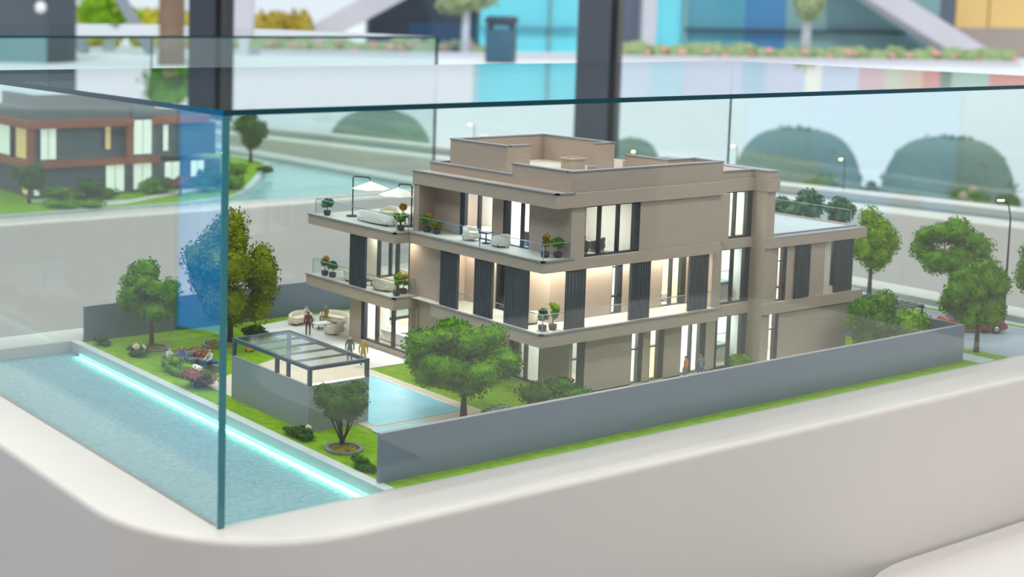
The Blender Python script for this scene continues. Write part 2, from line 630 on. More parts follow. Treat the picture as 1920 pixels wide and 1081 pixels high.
# slabs
part('floor_slab', MB().box(26.8, 40, 19.9, 30, 0, Zf1).box(29.7, 46, 8.0, 20.6, 0, 0.06).box(46.85, 55.1, 7.15, 9.6, 0, 0.06), M_FLOORIN)
P2 = [(25.2, 19.75), (25.2, 30), (40, 30), (40, 20.6), (56.7, 20.6), (56.7, 6.6), (46.0, 6.6), (46.0, 7.75), (42.1, 7.75), (42.1, 7.05), (26.35, 7.05), (26.35, 17.3), (27.35, 17.3), (27.35, 19.75)][::-1]
part('floor_slab', MB().prism(P2, Zc1, Zf2), M_STONE)
P3 = [(25.15, 19.75), (25.15, 29.8), (40, 29.8), (40, 20.6), (56.8, 20.6), (56.8, 6.6), (46.0, 6.6), (46.0, 7.75), (42.1, 7.75), (42.1, 7.1), (26.35, 7.1), (26.35, 19.75)][::-1]
part('floor_slab', MB().prism(P3, Zc2, Zf3), M_STONE)
P4 = [(27.3, 7.1), (27.3, 20.7), (46.2, 20.7), (46.2, 7.75), (42.1, 7.75), (42.1, 7.1)][::-1]
part('roof_slab', MB().prism(P4, Zc3, Zr), M_STONE)
# interior floor finishes and metal edge trims (thin, proud of the slabs)
part('floor_finish', MB().box(26.6, 42, 7.3, 19.7, Zf2, Zf2 + 0.03).box(25.4, 39.8, 19.8, 29.8, Zf2, Zf2 + 0.03), M_PAVE)
part('floor_finish', MB().box(26.6, 42, 7.35, 19.7, Zf3, Zf3 + 0.03).box(25.4, 39.8, 20.6, 29.6, Zf3, Zf3 + 0.03), M_PAVE)
E_ = 0.07


def trims(pts, z, w=0.16):
    mb = MB()
    for (x0, y0), (x1, y1) in zip(pts[:-1], pts[1:]):
        mb.box(min(x0, x1) - E_, max(x0, x1) + w, min(y0, y1) - E_, max(y0, y1) + w, z, z + 0.09)
    return mb


part('edge_trim', trims([(25.2, 29.9), (25.2, 19.75), (27.3, 19.75)], Zf2), M_COPING)
part('edge_trim', trims([(26.35, 17.2), (26.35, 7.05), (42.0, 7.05)], Zf2), M_COPING)
part('edge_trim', trims([(25.15, 29.7), (25.15, 19.75), (26.3, 19.75)], Zf3), M_COPING)
part('edge_trim', trims([(26.35, 19.7), (26.35, 7.1), (28.7, 7.1)], Zf3), M_COPING)
part('edge_trim', trims([(27.3, 20.6), (27.3, 7.1), (28.6, 7.1)], Zr), M_COPING)

# windows ------------------------------------------------------------


def window_y(x0, x1, z0, z1, y, mull=(), trans=(), fw=0.09, deep=0.28, jamb=0.0):
    """framed window in a plane of constant y; jamb = wide dark reveal on the far side"""
    f = MB()
    f.box(x0, x0 + fw, y, y + deep, z0, z1).box(x1 - fw - jamb, x1, y, y + deep, z0, z1)
    f.box(x0 + fw, x1 - fw, y, y + deep, z0, z0 + fw).box(x0 + fw, x1 - fw, y, y + deep, z1 - fw, z1)
    for m in mull:
        f.box(m - fw * 0.6, m + fw * 0.6, y, y + deep, z0 + fw, z1 - fw)
    for z in trans:
        f.box(x0 + fw, x1 - fw, y, y + deep, z - fw * 0.5, z + fw * 0.5)
    o = part('window', f, M_FRAME)
    xs = [x0 + fw] + list(mull) + [x1 - fw - jamb]
    for a, b in zip(xs[:-1], xs[1:]):
        MB().add([(a, y + 0.12, z0), (b, y + 0.12, z0), (b, y + 0.12, z1), (a, y + 0.12, z1)], [(0, 1, 2, 3)]).build('pane', M_WIN, o)
    return o


def window_x(y0, y1, z0, z1, x, mull=(), trans=(), fw=0.09, deep=0.28, jamb=0.0):
    f = MB()
    f.box(x, x + deep, y0, y0 + fw, z0, z1).box(x, x + deep, y1 - fw - jamb, y1, z0, z1)
    f.box(x, x + deep, y0 + fw, y1 - fw, z0, z0 + fw).box(x, x + deep, y0 + fw, y1 - fw, z1 - fw, z1)
    for m in mull:
        f.box(x, x + deep, m - fw * 0.6, m + fw * 0.6, z0 + fw, z1 - fw)
    for z in trans:
        f.box(x, x + deep, y0 + fw, y1 - fw, z - fw * 0.5, z + fw * 0.5)
    o = part('window', f, M_FRAME)
    ys = [y0 + fw] + list(mull) + [y1 - fw - jamb]
    for a, b in zip(ys[:-1], ys[1:]):
        MB().add([(x + 0.12, a, z0), (x + 0.12, b, z0), (x + 0.12, b, z1), (x + 0.12, a, z1)], [(0, 3, 2, 1)]).build('pane', M_WIN, o)
    return o


# ---- ground floor, garden wing (living room)
LW = 26.8
wallbox(LW, LW + 0.35, 25.45, 26.8, 0, Zc1)
wallbox(LW, LW + 0.35, 19.9, 20.05, 0, Zc1)
part('sill', MB().box(LW - 0.05, LW + 0.4, 19.9, 26.8, 0, Zf1 + 0.06), M_STONE)
window_x(20.05, 25.45, Zf1 + 0.06, Zc1, LW + 0.03, mull=(21.95, 23.75), fw=0.14, jamb=0.25)
wallbox(LW + 0.35, 27.7, 19.6, 19.9, 0, Zc1)
wallbox(27.28, 28.0, 17.2, 20.6, 0, Zc2)                 # solid stone pier between the wings
# room behind: bright side wall, glazed far side that looks out on the lawn
wallbox(LW + 0.35, 28.9, 26.5, 26.8, 0, Zc1, m=M_WHITE)
wallbox(28.9, 29.1, 25.2, 26.8, Zf1, Zc1, m=M_WHITE)
window_y(29.1, 36.5, Zf1, Zc1, 29.4, mull=(31, 33, 35), fw=0.12)
window_x(20.7, 29.4, Zf1, Zc1, 36.6, mull=(22.6, 24.8, 27.1), fw=0.12)
wallbox(28.9, 29.1, 26.8, 29.4, Zf1, Zc1, m=M_WHITE)
# ---- first floor, garden wing
WX = 27.4
window_x(20.9, 24.55, Zf2, Zc2, WX, mull=(22.4,), fw=0.13)
wallbox(WX, WX + 0.3, 20.5, 20.9, Zf2, Zc2)
wallbox(WX, WX + 0.3, 24.55, 25.9, Zf2, Zc2, m=M_WHITE)
wallbox(WX, WX + 0.3, 25.9, 26.3, Zf2, Zc2)
window_y(28, 36, Zf2, Zc2, 26.2, mull=(30, 32, 34), fw=0.12)
window_x(21, 26, Zf2, Zc2, 36.4, mull=(22.7, 24.4), fw=0.12)
# ---- main block ground floor
SY = 8.0
for a, b in ((29.7, 29.9), (31.02, 35.1), (36.15, 36.8), (38.12, 39.7), (42.1, 43.0)):
    wallbox(a, b, SY, SY + 0.35, 0, Zc1)
window_y(29.9, 31.02, 0.05, Zc1, SY + 0.05, trans=(2.25,), jamb=0.3)
window_y(35.1, 36.15, 0.05, Zc1, SY + 0.05, trans=(2.25,), jamb=0.3)
window_y(36.8, 38.12, 0.05, Zc1, SY + 0.05, trans=(2.25,), jamb=0.4)
window_y(39.7, 42.1, 0.05, Zc1, SY + 0.05, mull=(40.75,), jamb=0.45)
window_y(43.0, 45.98, 0.05, Zc1, 7.9, mull=(44.35,), jamb=0.4)
WG = 29.7
wallbox(WG, WG + 0.35, SY + 0.35, 10.6, 0, Zc1)
window_x(10.6, 13.4, 0.05, Zc1, WG + 0.05, mull=(12.0,), fw=0.11)
wallbox(WG, WG + 0.35, 13.4, 17.3, 0, Zc1)
# ---- main block first floor (behind the shutters)
SB = 9.3
WB = 29.1
for a, b in ((WB, 34.48), (35.48, 39.1), (41.45, 43.0)):
    wallbox(a, b, SB, SB + 0.3, Zf2, Zc2)
window_y(34.48, 35.48, Zf2, Zc2, SB + 0.05, trans=(5.5, 7.4), jamb=0.3)
window_y(39.1, 41.45, Zf2, Zc2, SB + 0.05, mull=(40.1,), jamb=0.35)
window_y(43.0, 45.98, Zf2 + 0.02, Zc2, 7.9, mull=(44.35,), jamb=0.4)
wallbox(42.1, 43.0, 7.75, 8.1, Zf2, Zc2)
wallbox(42.1, 42.3, 8.1, 9.3, Zf2, Zc2)
wallbox(WB, WB + 0.3, SB + 0.3, 12.6, Zf2, Zc2)
window_x(12.6, 14.2, Zf2, Zc2, WB + 0.05, fw=0.11)
wallbox(WB, WB + 0.3, 14.2, 17.3, Zf2, Zc2)
wallbox(27.35, WB, 17.2, 17.4, Zf2, Zc2)
# ---- main block top floor
S3 = 7.3
W3 = 28.75
wallbox(W3, 29.9, S3, S3 + 0.35, Zf3, Zc3)
window_y(29.9, 34.65, Zf3 + 0.02, Zc3, S3 + 0.05, mull=(31.25, 32.85), fw=0.1, jamb=0.35)
wallbox(34.65, 43.0, S3, S3 + 0.35, Zf3, Zc3)
window_y(43.0, 45.98, Zf3 + 0.05, Zc3, 7.9, mull=(44.35,), jamb=0.4)
wallbox(42.8, 43.0, S3 + 0.35, 8.2, Zf3, Zc3)
wallbox(W3, W3 + 0.35, S3 + 0.35, 10.9, Zf3, Zc3)
window_x(10.9, 13.3, Zf3, Zc3, W3 + 0.05, mull=(11.7,), jamb=0.3)
wallbox(W3, W3 + 0.35, 13.3, 14.3, Zf3, Zc3)
window_x(14.3, 17.5, Zf3, Zc3, W3 + 0.05, mull=(15.75,), jamb=0.35)
wallbox(W3, W3 + 0.35, 17.5, 20.6, Zf3, Zc3)
wallbox(27.4, W3, 20.1, 20.65, Zf3, Zc3)
# rear walls
wallbox(30, 46, 20.3, 20.6, 0, Zc1)
wallbox(40, 46, 20.3, 20.6, Zf2, Zc2)
wallbox(29, 46, 20.3, 20.65, Zf3, Zc3)
wallbox(28, 40, 20.1, 20.3, Zf2, Zc2, m=M_WHITE)
# ---- stair tower fin and street wing
wallbox(46.0, 46.85, 6.75, 16, 0, Zc1)
wallbox(46.0, 46.85, 6.75, 16, Zf2, Zc2)
wallbox(46.0, 46.85, 6.75, 16, Zf3, Zc3)
part('tower_band', MB().box(45.95, 47.05, 6.6, 16, Zc3, Zr - 0.02), M_STONE)
part('tower_band', MB().box(45.98, 46.9, 6.72, 16, Zr - 0.02, 13.2).box(42.2, 45.98, 7.95, 16, Zr, 13.2), M_STONE)
part('coping', MB().box(45.92, 46.98, 6.64, 16, 13.2, 13.27).box(42.2, 45.92, 7.88, 8.2, 13.2, 13.27), M_COPING)
RY = 6.85
window_y(46.85, 47.95, 0.05, Zc1, 6.87, trans=(2.5,), jamb=0.25)
wallbox(47.95, 55.1, 6.85, 7.15, 0, Zc1)
wallbox(55.1, 55.4, 6.85, 16, 0, Zc1)
wallbox(46.85, 47.5, RY, RY + 0.3, Zf2, Zc2)
window_y(47.5, 48.5, Zf2, Zc2, RY + 0.02, trans=(5.3, 7.1), jamb=0.25)
wallbox(48.5, 52.6, RY, RY + 0.3, Zf2, Zc2)
wallbox(52.4, 52.6, RY + 0.3, 16, Zf2, Zc2)
for x in (52.75, 53.0, 53.25):
    part('column', MB().box(x, x + 0.1, RY + 0.1, RY + 0.2, Zf2, Zc2), M_WHITE)
wallbox(52.6, 56, 11, 11.3, Zf2, Zc2)
# terrace of the street wing
part('parapet', MB().box(47, 56.6, 16, 16.25, Zf3, Zf3 + 0.5).box(56.3, 56.6, 6.9, 16, Zf3, Zf3 + 0.12), M_STONE)
part('floor_finish', MB().box(47.0, 56.4, 7.5, 16, Zf3, Zf3 + 0.04), M_SIDEWALK)
part('edge_trim', MB().box(47.0, 56.8, 7.25, 7.45, Zf3, Zf3 + 0.12).box(47, 56.8, 6.58, 7.2, Zf3, Zf3 + 0.04), M_COPING)
# ---- roof parapets
ZT = 13.95


def parapet(x0, x1, y0, y1, z1, z0=Zr):
    part('parapet', MB().box(x0, x1, y0, y1, z0, z1), M_STONE)
    part('coping', MB().box(x0 - 0.06, x1 + 0.06, y0 - 0.06, y1 + 0.06, z1, z1 + 0.07), M_COPING)


parapet(28.7, 42.3, 7.4, 7.7, ZT)
parapet(28.7, 29.0, 7.7, 12.55, ZT)
parapet(28.7, 29.0, 12.55, 20.6, 13.25)
parapet(29.0, 30.0, 12.4, 12.7, 13.25)
parapet(29.0, 39.6, 20.35, 20.6, 13.25)
parapet(39.55, 39.85, 9.6, 13.3, ZT)
parapet(39.85, 42.3, 9.6, 9.85, ZT)
parapet(42.05, 42.3, 7.7, 9.6, ZT)
Z4 = 14.8
parapet(30.0, 30.25, 14.5, 20.1, Z4)
parapet(30.25, 32.0, 14.5, 14.75, Z4)
parapet(30.25, 38.3, 19.85, 20.1, Z4)
parapet(38.3, 38.6, 13.4, 20.1, Z4)
parapet(36.9, 38.3, 13.4, 13.65, Z4)
part('roof_deck', MB().box(29.0, 39.6, 7.7, 20.3, Zr, 12.95).box(32.0, 38.3, 13.6, 19.85, 12.95, 13.1), M_ROOF)
part('roof_hatch', MB().box(35.3, 36.5, 14.0, 15.0, 12.95, 13.75).box(35.2, 36.6, 13.9, 14.1, 13.75, 13.82).box(35.2, 36.6, 14.9, 15.1, 13.75, 13.82).box(35.2, 35.4, 14.1, 14.9, 13.75, 13.82).box(36.4, 36.6, 14.1, 14.9, 13.75, 13.82), M_STONE)
part('roof_vent', MB().rbox(32.2, 32.6, 9.2, 9.6, 12.95, 13.98, 0.06), M_COPING)
# ---- interior partitions (white), so that every lit room has a back wall
for b in ((30.05, 46, 12.6, 12.8, 0.06, Zc1), (34.2, 34.35, 8.35, 12.6, 0.06, Zc1), (36.45, 36.55, 8.35, 12.6, 0.06, Zc1), (39.0, 39.15, 8.35, 12.6, 0.06, Zc1), (42.5, 42.7, 8.35, 12.6, 0.06, Zc1),
          (29.4, 46, 13.4, 13.6, Zf2, Zc2), (33.6, 33.75, 9.6, 13.4, Zf2, Zc2), (37.6, 37.75, 9.6, 13.4, Zf2, Zc2), (42.6, 42.8, 9.3, 13.4, Zf2, Zc2),
          (33.2, 46, 12.6, 12.8, Zf3, Zc3), (35.4, 35.6, 7.65, 12.6, Zf3, Zc3), (33.2, 33.4, 12.6, 20.3, Zf3, Zc3), (42.6, 42.8, 8.2, 12.6, Zf3, Zc3),
          (46.95, 55.1, 9.6, 9.8, 0.06, Zc1), (46.9, 52.4, 9.6, 9.8, Zf2, Zc2), (45.85, 45.99, 8.3, 12.6, 0.06, Zc1), (45.85, 45.99, 8.3, 13.4, Zf2, Zc2), (45.85, 45.99, 8.3, 12.6, Zf3, Zc3)):
    part('partition', MB().box(*b), M_WHITE)
M_WARM = mat('warm_panel', (226, 196, 140), 0.6, var=0.05, scale=20)
part('wall_panel', MB().box(36.6, 38.9, 12.4, 12.58, 0.1, 3.5).box(38.0, 42.5, 13.2, 13.38, Zf2 + 0.05, 8.0), M_WARM)
# stairs in the tower
for zf in (Zf1 - 0.25, Zf2, ):
    st = MB()
    for k in range(8):
        st.box(43.0 + 0.22 * k, 43.24 + 0.22 * k, 9.2, 10.6, zf + 2.35 - 0.17 * k - 0.3, zf + 2.35 - 0.17 * k)
    st.box(44.7, 46.0, 9.2, 11.6, zf + 0.95, zf + 1.15)
    part('staircase', st, mat('stair_green', (112, 132, 128), 0.5, var=0.04, scale=40))
    part('stair_rail', MB().tube([(43.0, 9.2, zf + 2.9), (44.8, 9.2, zf + 1.9), (46, 9.2, zf + 1.9)], 0.025, 5), M_FRAME)
# ---- shutters


def shutter_x(y0, y1, z0, z1, x, n=7):
    o = part('shutter', MB().box(x - 0.06, x + 0.06, y0, y1, z1 - 0.1, z1).box(x - 0.06, x + 0.06, y0, y1, z0, z0 + 0.1), M_SLAT)
    w = (y1 - y0) / n
    me = MB().box(-0.08, 0.08, 0, w * 0.72, z0 + 0.02, z1 - 0.02).mesh('slat', M_SLAT)
    for k in range(n):
        s = bpy.data.objects.new('slat', me)
        col.objects.link(s)
        s.parent = o
        s.location = Vector((x, y0 + k * w + w * 0.14, 0)) * S
    return o


def shutter_y(x0, x1, z0, z1, y, n=7, gap=0.72):
    o = part('shutter', MB().box(x0, x1, y - 0.06, y + 0.06, z1 - 0.1, z1).box(x0, x1, y - 0.06, y + 0.06, z0, z0 + 0.1), M_SLAT)
    w = (x1 - x0) / n
    me = MB().box(0, w * gap, -0.08, 0.08, z0 + 0.02, z1 - 0.02).mesh('slat', M_SLAT)
    for k in range(n):
        s = bpy.data.objects.new('slat', me)
        col.objects.link(s)
        s.parent = o
        s.location = Vector((x0 + k * w + w * (1 - gap) / 2, y, 0)) * S
    return o


shutter_x(23.2, 25.05, Zf2 + 0.1, Zc2, 25.45, 8)
shutter_x(14.92, 16.7, Zf2 + 0.1, Zc2, 26.6, 8)
shutter_x(11.65, 13.38, Zf2 + 0.1, Zc2, 26.6, 8)
shutter_x(8.48, 10.58, Zf2 + 0.1, Zc2, 26.6, 8)
shutter_y(28.42, 30.1, Zf2 + 0.1, Zc2, 7.28, 6, 0.6)
shutter_y(33.92, 35.72, Zf2 + 0.1, Zc2, 7.28, 8)
shutter_y(39.3, 41.13, Zf2 + 0.1, Zc2, 7.28, 8)
shutter_y(49.3, 50.8, Zf2 + 0.05, Zc2, 6.74, 7)
shutter_y(53.6, 55.55, Zf2 + 0.05, Zc2, 6.78, 8, 0.9)
shutter_x(6.9, 8.6, Zf2 + 0.05, Zc2, 55.7, 7)

# ---- glass balustrades


def rail(pts, z, h=1.05, capr=0.022):
    cap = MB()
    for a, b in zip(pts[:-1], pts[1:]):
        cap.bar((*a, z + h), (*b, z + h), capr * 2)
    for p in pts:
        cap.bar((*p, z), (*p, z + h), capr * 1.6)
    o = part('balustrade', cap, M_STEEL)
    for a, b in zip(pts[:-1], pts[1:]):
        MB().add([(*a, z), (*b, z), (*b, z + h), (*a, z + h)], [(0, 1, 2, 3)]).build('glass_panel', M_RAILG, o)
    return o


rail([(36, 29.4), (25.5, 29.4), (25.5, 20.0), (26.5, 20.0)], Zf3 + 0.1)
rail([(26.6, 19.6), (26.6, 13.0)], Zf3 + 0.1)
rail([(26.6, 13.0), (26.6, 7.35), (28.7, 7.35)], Zf3 + 0.1, 0.95)
rail([(36, 29.6), (25.5, 29.6), (25.5, 20.05), (27.2, 20.05)], Zf2 + 0.1)
rail([(26.75, 17.2), (26.75, 7.4), (42.0, 7.4)], Zf2 + 0.1)
rail([(47.0, 15.7), (56.3, 15.7), (56.3, 7.6)], Zf3 + 0.1)

# ---- the model's own lamps, under the ceilings of its rooms
LAMPS = [(31.5, 23.5, Zc1 - 0.05, 5, 4, 0.2, (1, 0.98, 0.94)), (28.3, 23, Zc1 - 0.05, 1.6, 4, 0.08, (1, 0.98, 0.94)),
         (32.5, 23.5, Zc2 - 0.05, 5, 4, 0.12, (1, 0.95, 0.85)), (26.7, 22.5, Zc2 - 0.05, 0.5, 5, 0.035, (1, 0.9, 0.7)),
         (32, 10.4, Zc1 - 0.05, 3, 3, 0.03, (0.9, 1, 0.97)), (35.4, 10.4, Zc1 - 0.05, 1.6, 3, 0.07, (1, 0.97, 0.92)),
         (37.8, 10.2, Zc1 - 0.05, 1.8, 3, 0.045, (1, 0.86, 0.6)), (40.8, 10.4, Zc1 - 0.05, 2.4, 3, 0.065, (0.93, 1, 0.96)),
         (44.4, 10.6, Zc1 - 0.05, 2.4, 2.4, 0.05, (0.86, 1, 0.94)), (44.4, 10.6, Zc2 - 0.05, 2.4, 2.4, 0.065, (0.86, 1, 0.94)),
         (44.4, 10.4, Zc3 - 0.05, 2.4, 2.4, 0.06, (0.9, 1, 0.95)),
         (35.6, 11.5, Zc2 - 0.05, 2, 2.5, 0.05, (0.95, 1, 1)), (40.3, 11.3, Zc2 - 0.05, 3, 2.5, 0.08, (1, 0.88, 0.66)),
         (31, 12, Zc2 - 0.05, 2, 2, 0.03, (1, 0.9, 0.7)),
         (32.2, 10.2, Zc3 - 0.05, 3.5, 3, 0.04, (1, 0.97, 0.9)), (31, 15.5, Zc3 - 0.05, 2.6, 6, 0.13, (1, 1, 0.98)),
         (48.4, 8.4, Zc1 - 0.05, 2.4, 1.6, 0.1, (1, 1, 1)), (48.8, 8.4, Zc2 - 0.05, 2.4, 1.6, 0.1, (1, 1, 1)),
         (54.5, 9, Zc2 - 0.05, 2, 2.4, 0.02, (1, 0.95, 0.9)),
         # balcony downlights of the first floor
         (28.3, 12.6, Zc2 - 0.03, 0.4, 9, 0.075, (1, 0.93, 0.76)), (35.5, 8.7, Zc2 - 0.03, 12, 0.4, 0.11, (1, 0.93, 0.76)), (28.2, 8.6, Zc2 - 0.03, 0.8, 0.8, 0.03, (1, 0.93, 0.76))]
for (x, y, z, sx, sy, p, c) in LAMPS:
    area('room_lamp', (x, y, z), sx, sy, p * 1.7, c, parent=house)
# ------------------------------------------------------------------ planting


def leaves(mb, blobs, n, size, seed=0):
    """n small leaf chips scattered over the skins of the blobs (c, r)"""
    r_ = np.random.default_rng(seed)
    n, size = int(n * 1.7), size * 0.72
    C = np.array([b[0] for b in blobs], float)
    R = np.array([b[1] if hasattr(b[1], '__len__') else (b[1],) * 3 for b in blobs], float)
    w = R.mean(1) ** 2
    idx = r_.choice(len(blobs), n, p=w / w.sum())
    d = r_.normal(size=(n, 3))
    d /= np.linalg.norm(d, axis=1)[:, None]
    p = C[idx] + d * R[idx] * r_.uniform(0.72, 1.14, (n, 1))
    nn = d + r_.normal(size=(n, 3)) * 0.7
    nn /= np.linalg.norm(nn, axis=1)[:, None]
    a = np.cross(nn, r_.normal(size=(n, 3)))
    a /= np.linalg.norm(a, axis=1)[:, None]
    b = np.cross(nn, a)
    s = size * r_.uniform(0.6, 1.3, (n, 1))
    q = np.stack([p - a * s * 0.5, p + b * s * 0.45, p + a * s * 0.6, p - b * s * 0.45], 1).reshape(-1, 3)
    mb.add(q.tolist(), [(4 * i, 4 * i + 1, 4 * i + 2, 4 * i + 3) for i in range(n)])
    return mb


def crown_blobs(c, rx, ry, rz, k, seed, br=0.42):
    r_ = random.Random(seed)
    out = []
    for i in range(k):
        while True:
            d = Vector((r_.uniform(-1, 1), r_.uniform(-1, 1), r_.uniform(-1, 1)))
            if 0.3 < d.length < 1:
                break
        d = d.normalized() * r_.uniform(0.45, 0.72)
        f = r_.uniform(0.8, 1.15) * br
        out.append(((c[0] + d.x * rx, c[1] + d.y * ry, c[2] + d.z * rz), (f * rx, f * ry, f * rz * 1.05)))
    return out


def foliage(mb, blobs, n, size, seed, core=0.76, noise=0.2):
    for i, (c, r) in enumerate(blobs):
        rr = r if hasattr(r, '__len__') else (r, r, r)
        mb.blob(c, [v * core for v in rr], 2, noise, seed=seed * 100 + i)
    return leaves(mb, blobs, n, size, seed)


def branches(mb, top, blobs, r0, n=6):
    for (c, r) in blobs[:n]:
        c = Vector(c)
        a = Vector(top)
        m = (a + c) / 2 + Vector((0, 0, -0.15 * (c - a).length))
        mb.tube([a, m, c], [r0, r0 * 0.7, r0 * 0.35], 5)


def tree(label, loc, h, rx, rz, m=M_LEAF, seed=1, k=14, n=2600, size=0.3, trunk=0.16, lean=(0, 0), off=(0, 0), bark=None, stems=1, name='model_tree', group='model trees', ry=None, br=0.42):
    t = thing(name, label, 'tree', loc, group=group)
    ry = ry or rx
    cz = h - rz
    c = (off[0], off[1], cz)
    bl = crown_blobs(c, rx, ry, rz, k, seed, br)
    tr = MB()
    r_ = random.Random(seed)
    if stems == 1:
        top = (lean[0], lean[1], max(0.3, cz - rz * 0.65))
        tr.tube([(0, 0, -0.05), (lean[0] * 0.3, lean[1] * 0.3, top[2] * 0.5), top], [trunk * 1.35, trunk, trunk * 0.8], 8)
        branches(tr, top, bl, trunk * 0.6, 8)
    else:
        for i in range(stems):
            b = bl[i % len(bl)][0]
            tr.tube([(0.08 * math.cos(i * 2.3), 0.08 * math.sin(i * 2.3), 0), (b[0] * 0.6, b[1] * 0.6, b[2] * 0.5), b], [trunk * 0.75, trunk * 0.6, trunk * 0.35], 6)
    tr.build('trunk', bark or M_TRUNK, t)
    foliage(MB(), bl, n, size, seed).build('crown', m, t)
    return t


def shrub(label, loc, rx, rz, m=M_LEAF, seed=1, k=7, n=700, size=0.24, flowers=None, nf=0, fs=0.16, name='model_shrub', group='model shrubs', ry=None):
    t = thing(name, label, 'shrub', loc, group=group)
    ry = ry or rx
    bl = crown_blobs((0, 0, rz * 0.9), rx, ry, rz * 0.9, k, seed, 0.5)
    foliage(MB(), bl, n, size, seed).build('foliage', m, t)
    MB().tube([(0, 0, -0.05), (0, 0, rz * 0.8)], [0.08, 0.05], 5).build('stem', M_TRUNK, t)
    r_ = random.Random(seed + 5)
    for i in range(nf):
        c, r = bl[i % len(bl)]
        mb = MB()
        a = r_.uniform(0, 6.28)
        p = (c[0] + math.cos(a) * r[0] * 0.6, c[1] - abs(math.sin(a)) * r[1] * 0.7, c[2] + r[2] * 0.75)
        mb.blob(p, fs * r_.uniform(0.8, 1.2), 2, 0.22, seed=seed + i).build('flower', flowers, t)
    return t


# ring-edged planting beds
def ring_bed(label, loc, r, m=M_MOSS, seed=1):
    t = thing('planting_bed', label, 'planting bed', loc, group='round planting beds')
    mb = MB()
    n = 28
    vs, fs = [], []
    for rr, z in ((r, 0), (r, 0.14), (r - 0.22, 0.14), (r - 0.22, 0.02)):
        vs += [(rr * math.cos(2 * math.pi * i / n), rr * math.sin(2 * math.pi * i / n), z) for i in range(n)]
    for q in range(3):
        fs += [(q * n + i, q * n + (i + 1) % n, (q + 1) * n + (i + 1) % n, (q + 1) * n + i) for i in range(n)]
    mb.add(vs, fs)
    mb.build('stone_ring', M_RING, t)
    b = MB()
    bl = [((random.uniform(-0.6, 0.6) * r, random.uniform(-0.6, 0.6) * r, 0.08), (0.42 * r, 0.42 * r, 0.2)) for i in range(7)]
    foliage(b, bl, 420, 0.14, seed).build('ground_cover', m, t)
    return t


ring_bed('stone-ringed bed under the round tree by the back wall', (13.4, 31.3, 0), 1.15, M_MOSS, 3)
ring_bed('stone-ringed bed under the tall olive tree', (17.8, 29.9, 0), 1.15, M_MOSS, 4)
ring_bed('stone-ringed mossy bed under the small multi-stem tree', (11.55, 6.35, 0), 1.05, M_MOSS, 5)

tree('round-crowned green tree alone on the lawn by the back wall', (13.35, 31.4, 0.1), 6.3, 2.75, 2.35, M_LEAF, 11, 28, 5000, 0.24, 0.15, bark=M_TRUNK, off=(-0.1, 0), br=0.3)
tree('tall loose olive-green tree beside the glass corner', (18.7, 29.8, 0.1), 9.6, 3.9, 4.5, M_LEAFY, 12, 52, 8600, 0.28, 0.2, bark=M_TRUNKD, off=(0.2, -0.2), br=0.25)
tree('small dark multi-stem tree in front of the grey cabana', (11.6, 6.6, 0.1), 3.85, 1.75, 1.25, M_LEAFD, 13, 15, 3000, 0.17, 0.07, bark=M_TRUNKD, stems=9, br=0.36)
tree('large spreading green tree between the pool and the house', (20.8, 7.4, 0.05), 6.3, 4.1, 2.65, M_LEAF, 14, 52, 9500, 0.22, 0.17, bark=M_TRUNKD, off=(0.1, 0.1), br=0.25)
tree('low gnarled tree with thick trunk at the street end of the front wall', (55.6, 4.7, 0), 4.7, 2.75, 1.85, M_LEAF, 15, 18, 4200, 0.27, 0.26, lean=(-0.5, 0.0), off=(-0.5, 0.0), bark=M_TRUNK, ry=1.45)
tree('slender tree rising beyond the end of the villa', (71.9, 16.3, 0), 8.0, 2.0, 2.6, M_LEAFL, 16, 16, 3400, 0.28, 0.16, bark=M_TRUNK)
tree('round street tree half hidden behind the nearer street tree', (74.3, 10.8, 0), 8.0, 3.4, 2.7, M_LEAF, 17, 32, 5200, 0.27, 0.15, bark=M_TRUNK, br=0.3)
tree('broad street tree on the verge beside the parked red car', (63.3, 1.9, 0), 7.2, 4.7, 2.8, M_LEAF, 18, 40, 6200, 0.26, 0.15, bark=M_TRUNK, ry=1.6, off=(0, 0.1), br=0.28)
tree('street tree cut by the edge of the view', (74.3, 3.9, 0), 6.5, 2.0, 1.9, M_LEAF, 19, 14, 2600, 0.28, 0.15, bark=M_TRUNK)
tree('leafy tree top showing above the roof terrace of the street wing', (66, 19.5, 0), 9.6, 2.1, 1.6, M_LEAFB, 20, 12, 2200, 0.3, 0.15, bark=M_TRUNK)
tree('small tree top beyond the far corner of the roof terrace', (73.5, 20.5, 0), 8.3, 1.5, 1.3, M_LEAFB, 21, 10, 1500, 0.3, 0.15, bark=M_TRUNK)

shrub('dark rounded shrub behind the front wall beside the large tree', (26.6, 5.3, 0), 2.15, 1.15, M_LEAFD, 30, 10, 2200, 0.24)
shrub('pale silvery-green shrub at the foot of the large tree', (22.7, 6.2, 0), 1.0, 0.5, leafmat('leaf_silver', (150, 172, 130), (200, 212, 180)), 31, 7, 520, 0.26)
shrub('rounded bright green shrub against the street end of the wall', (58.9, 4.2, 0), 2.0, 1.7, M_LEAFL, 32, 11, 2200, 0.26)
shrub('low shrub with two peach flowers at the far end of the kerb', (11.6, 30.2, 0), 1.0, 0.35, M_LEAFD, 33, 6, 420, 0.22, M_PEACH, 2, 0.26)
shrub('grey-green tuft in the corner by the back wall', (10.9, 33.9, 0), 0.7, 0.3, M_LEAFD, 34, 5, 300, 0.2)
shrub('clipped oval hedge beside the garden lounge', (11.6, 24.6, 0), 0.85, 0.55, M_LEAFL, 35, 7, 600, 0.2, ry=1.5)
shrub('rust-coloured flowering bush behind the garden lounge', (14.1, 27.2, 0), 1.3, 0.5, M_RUST, 36, 8, 900, 0.2)
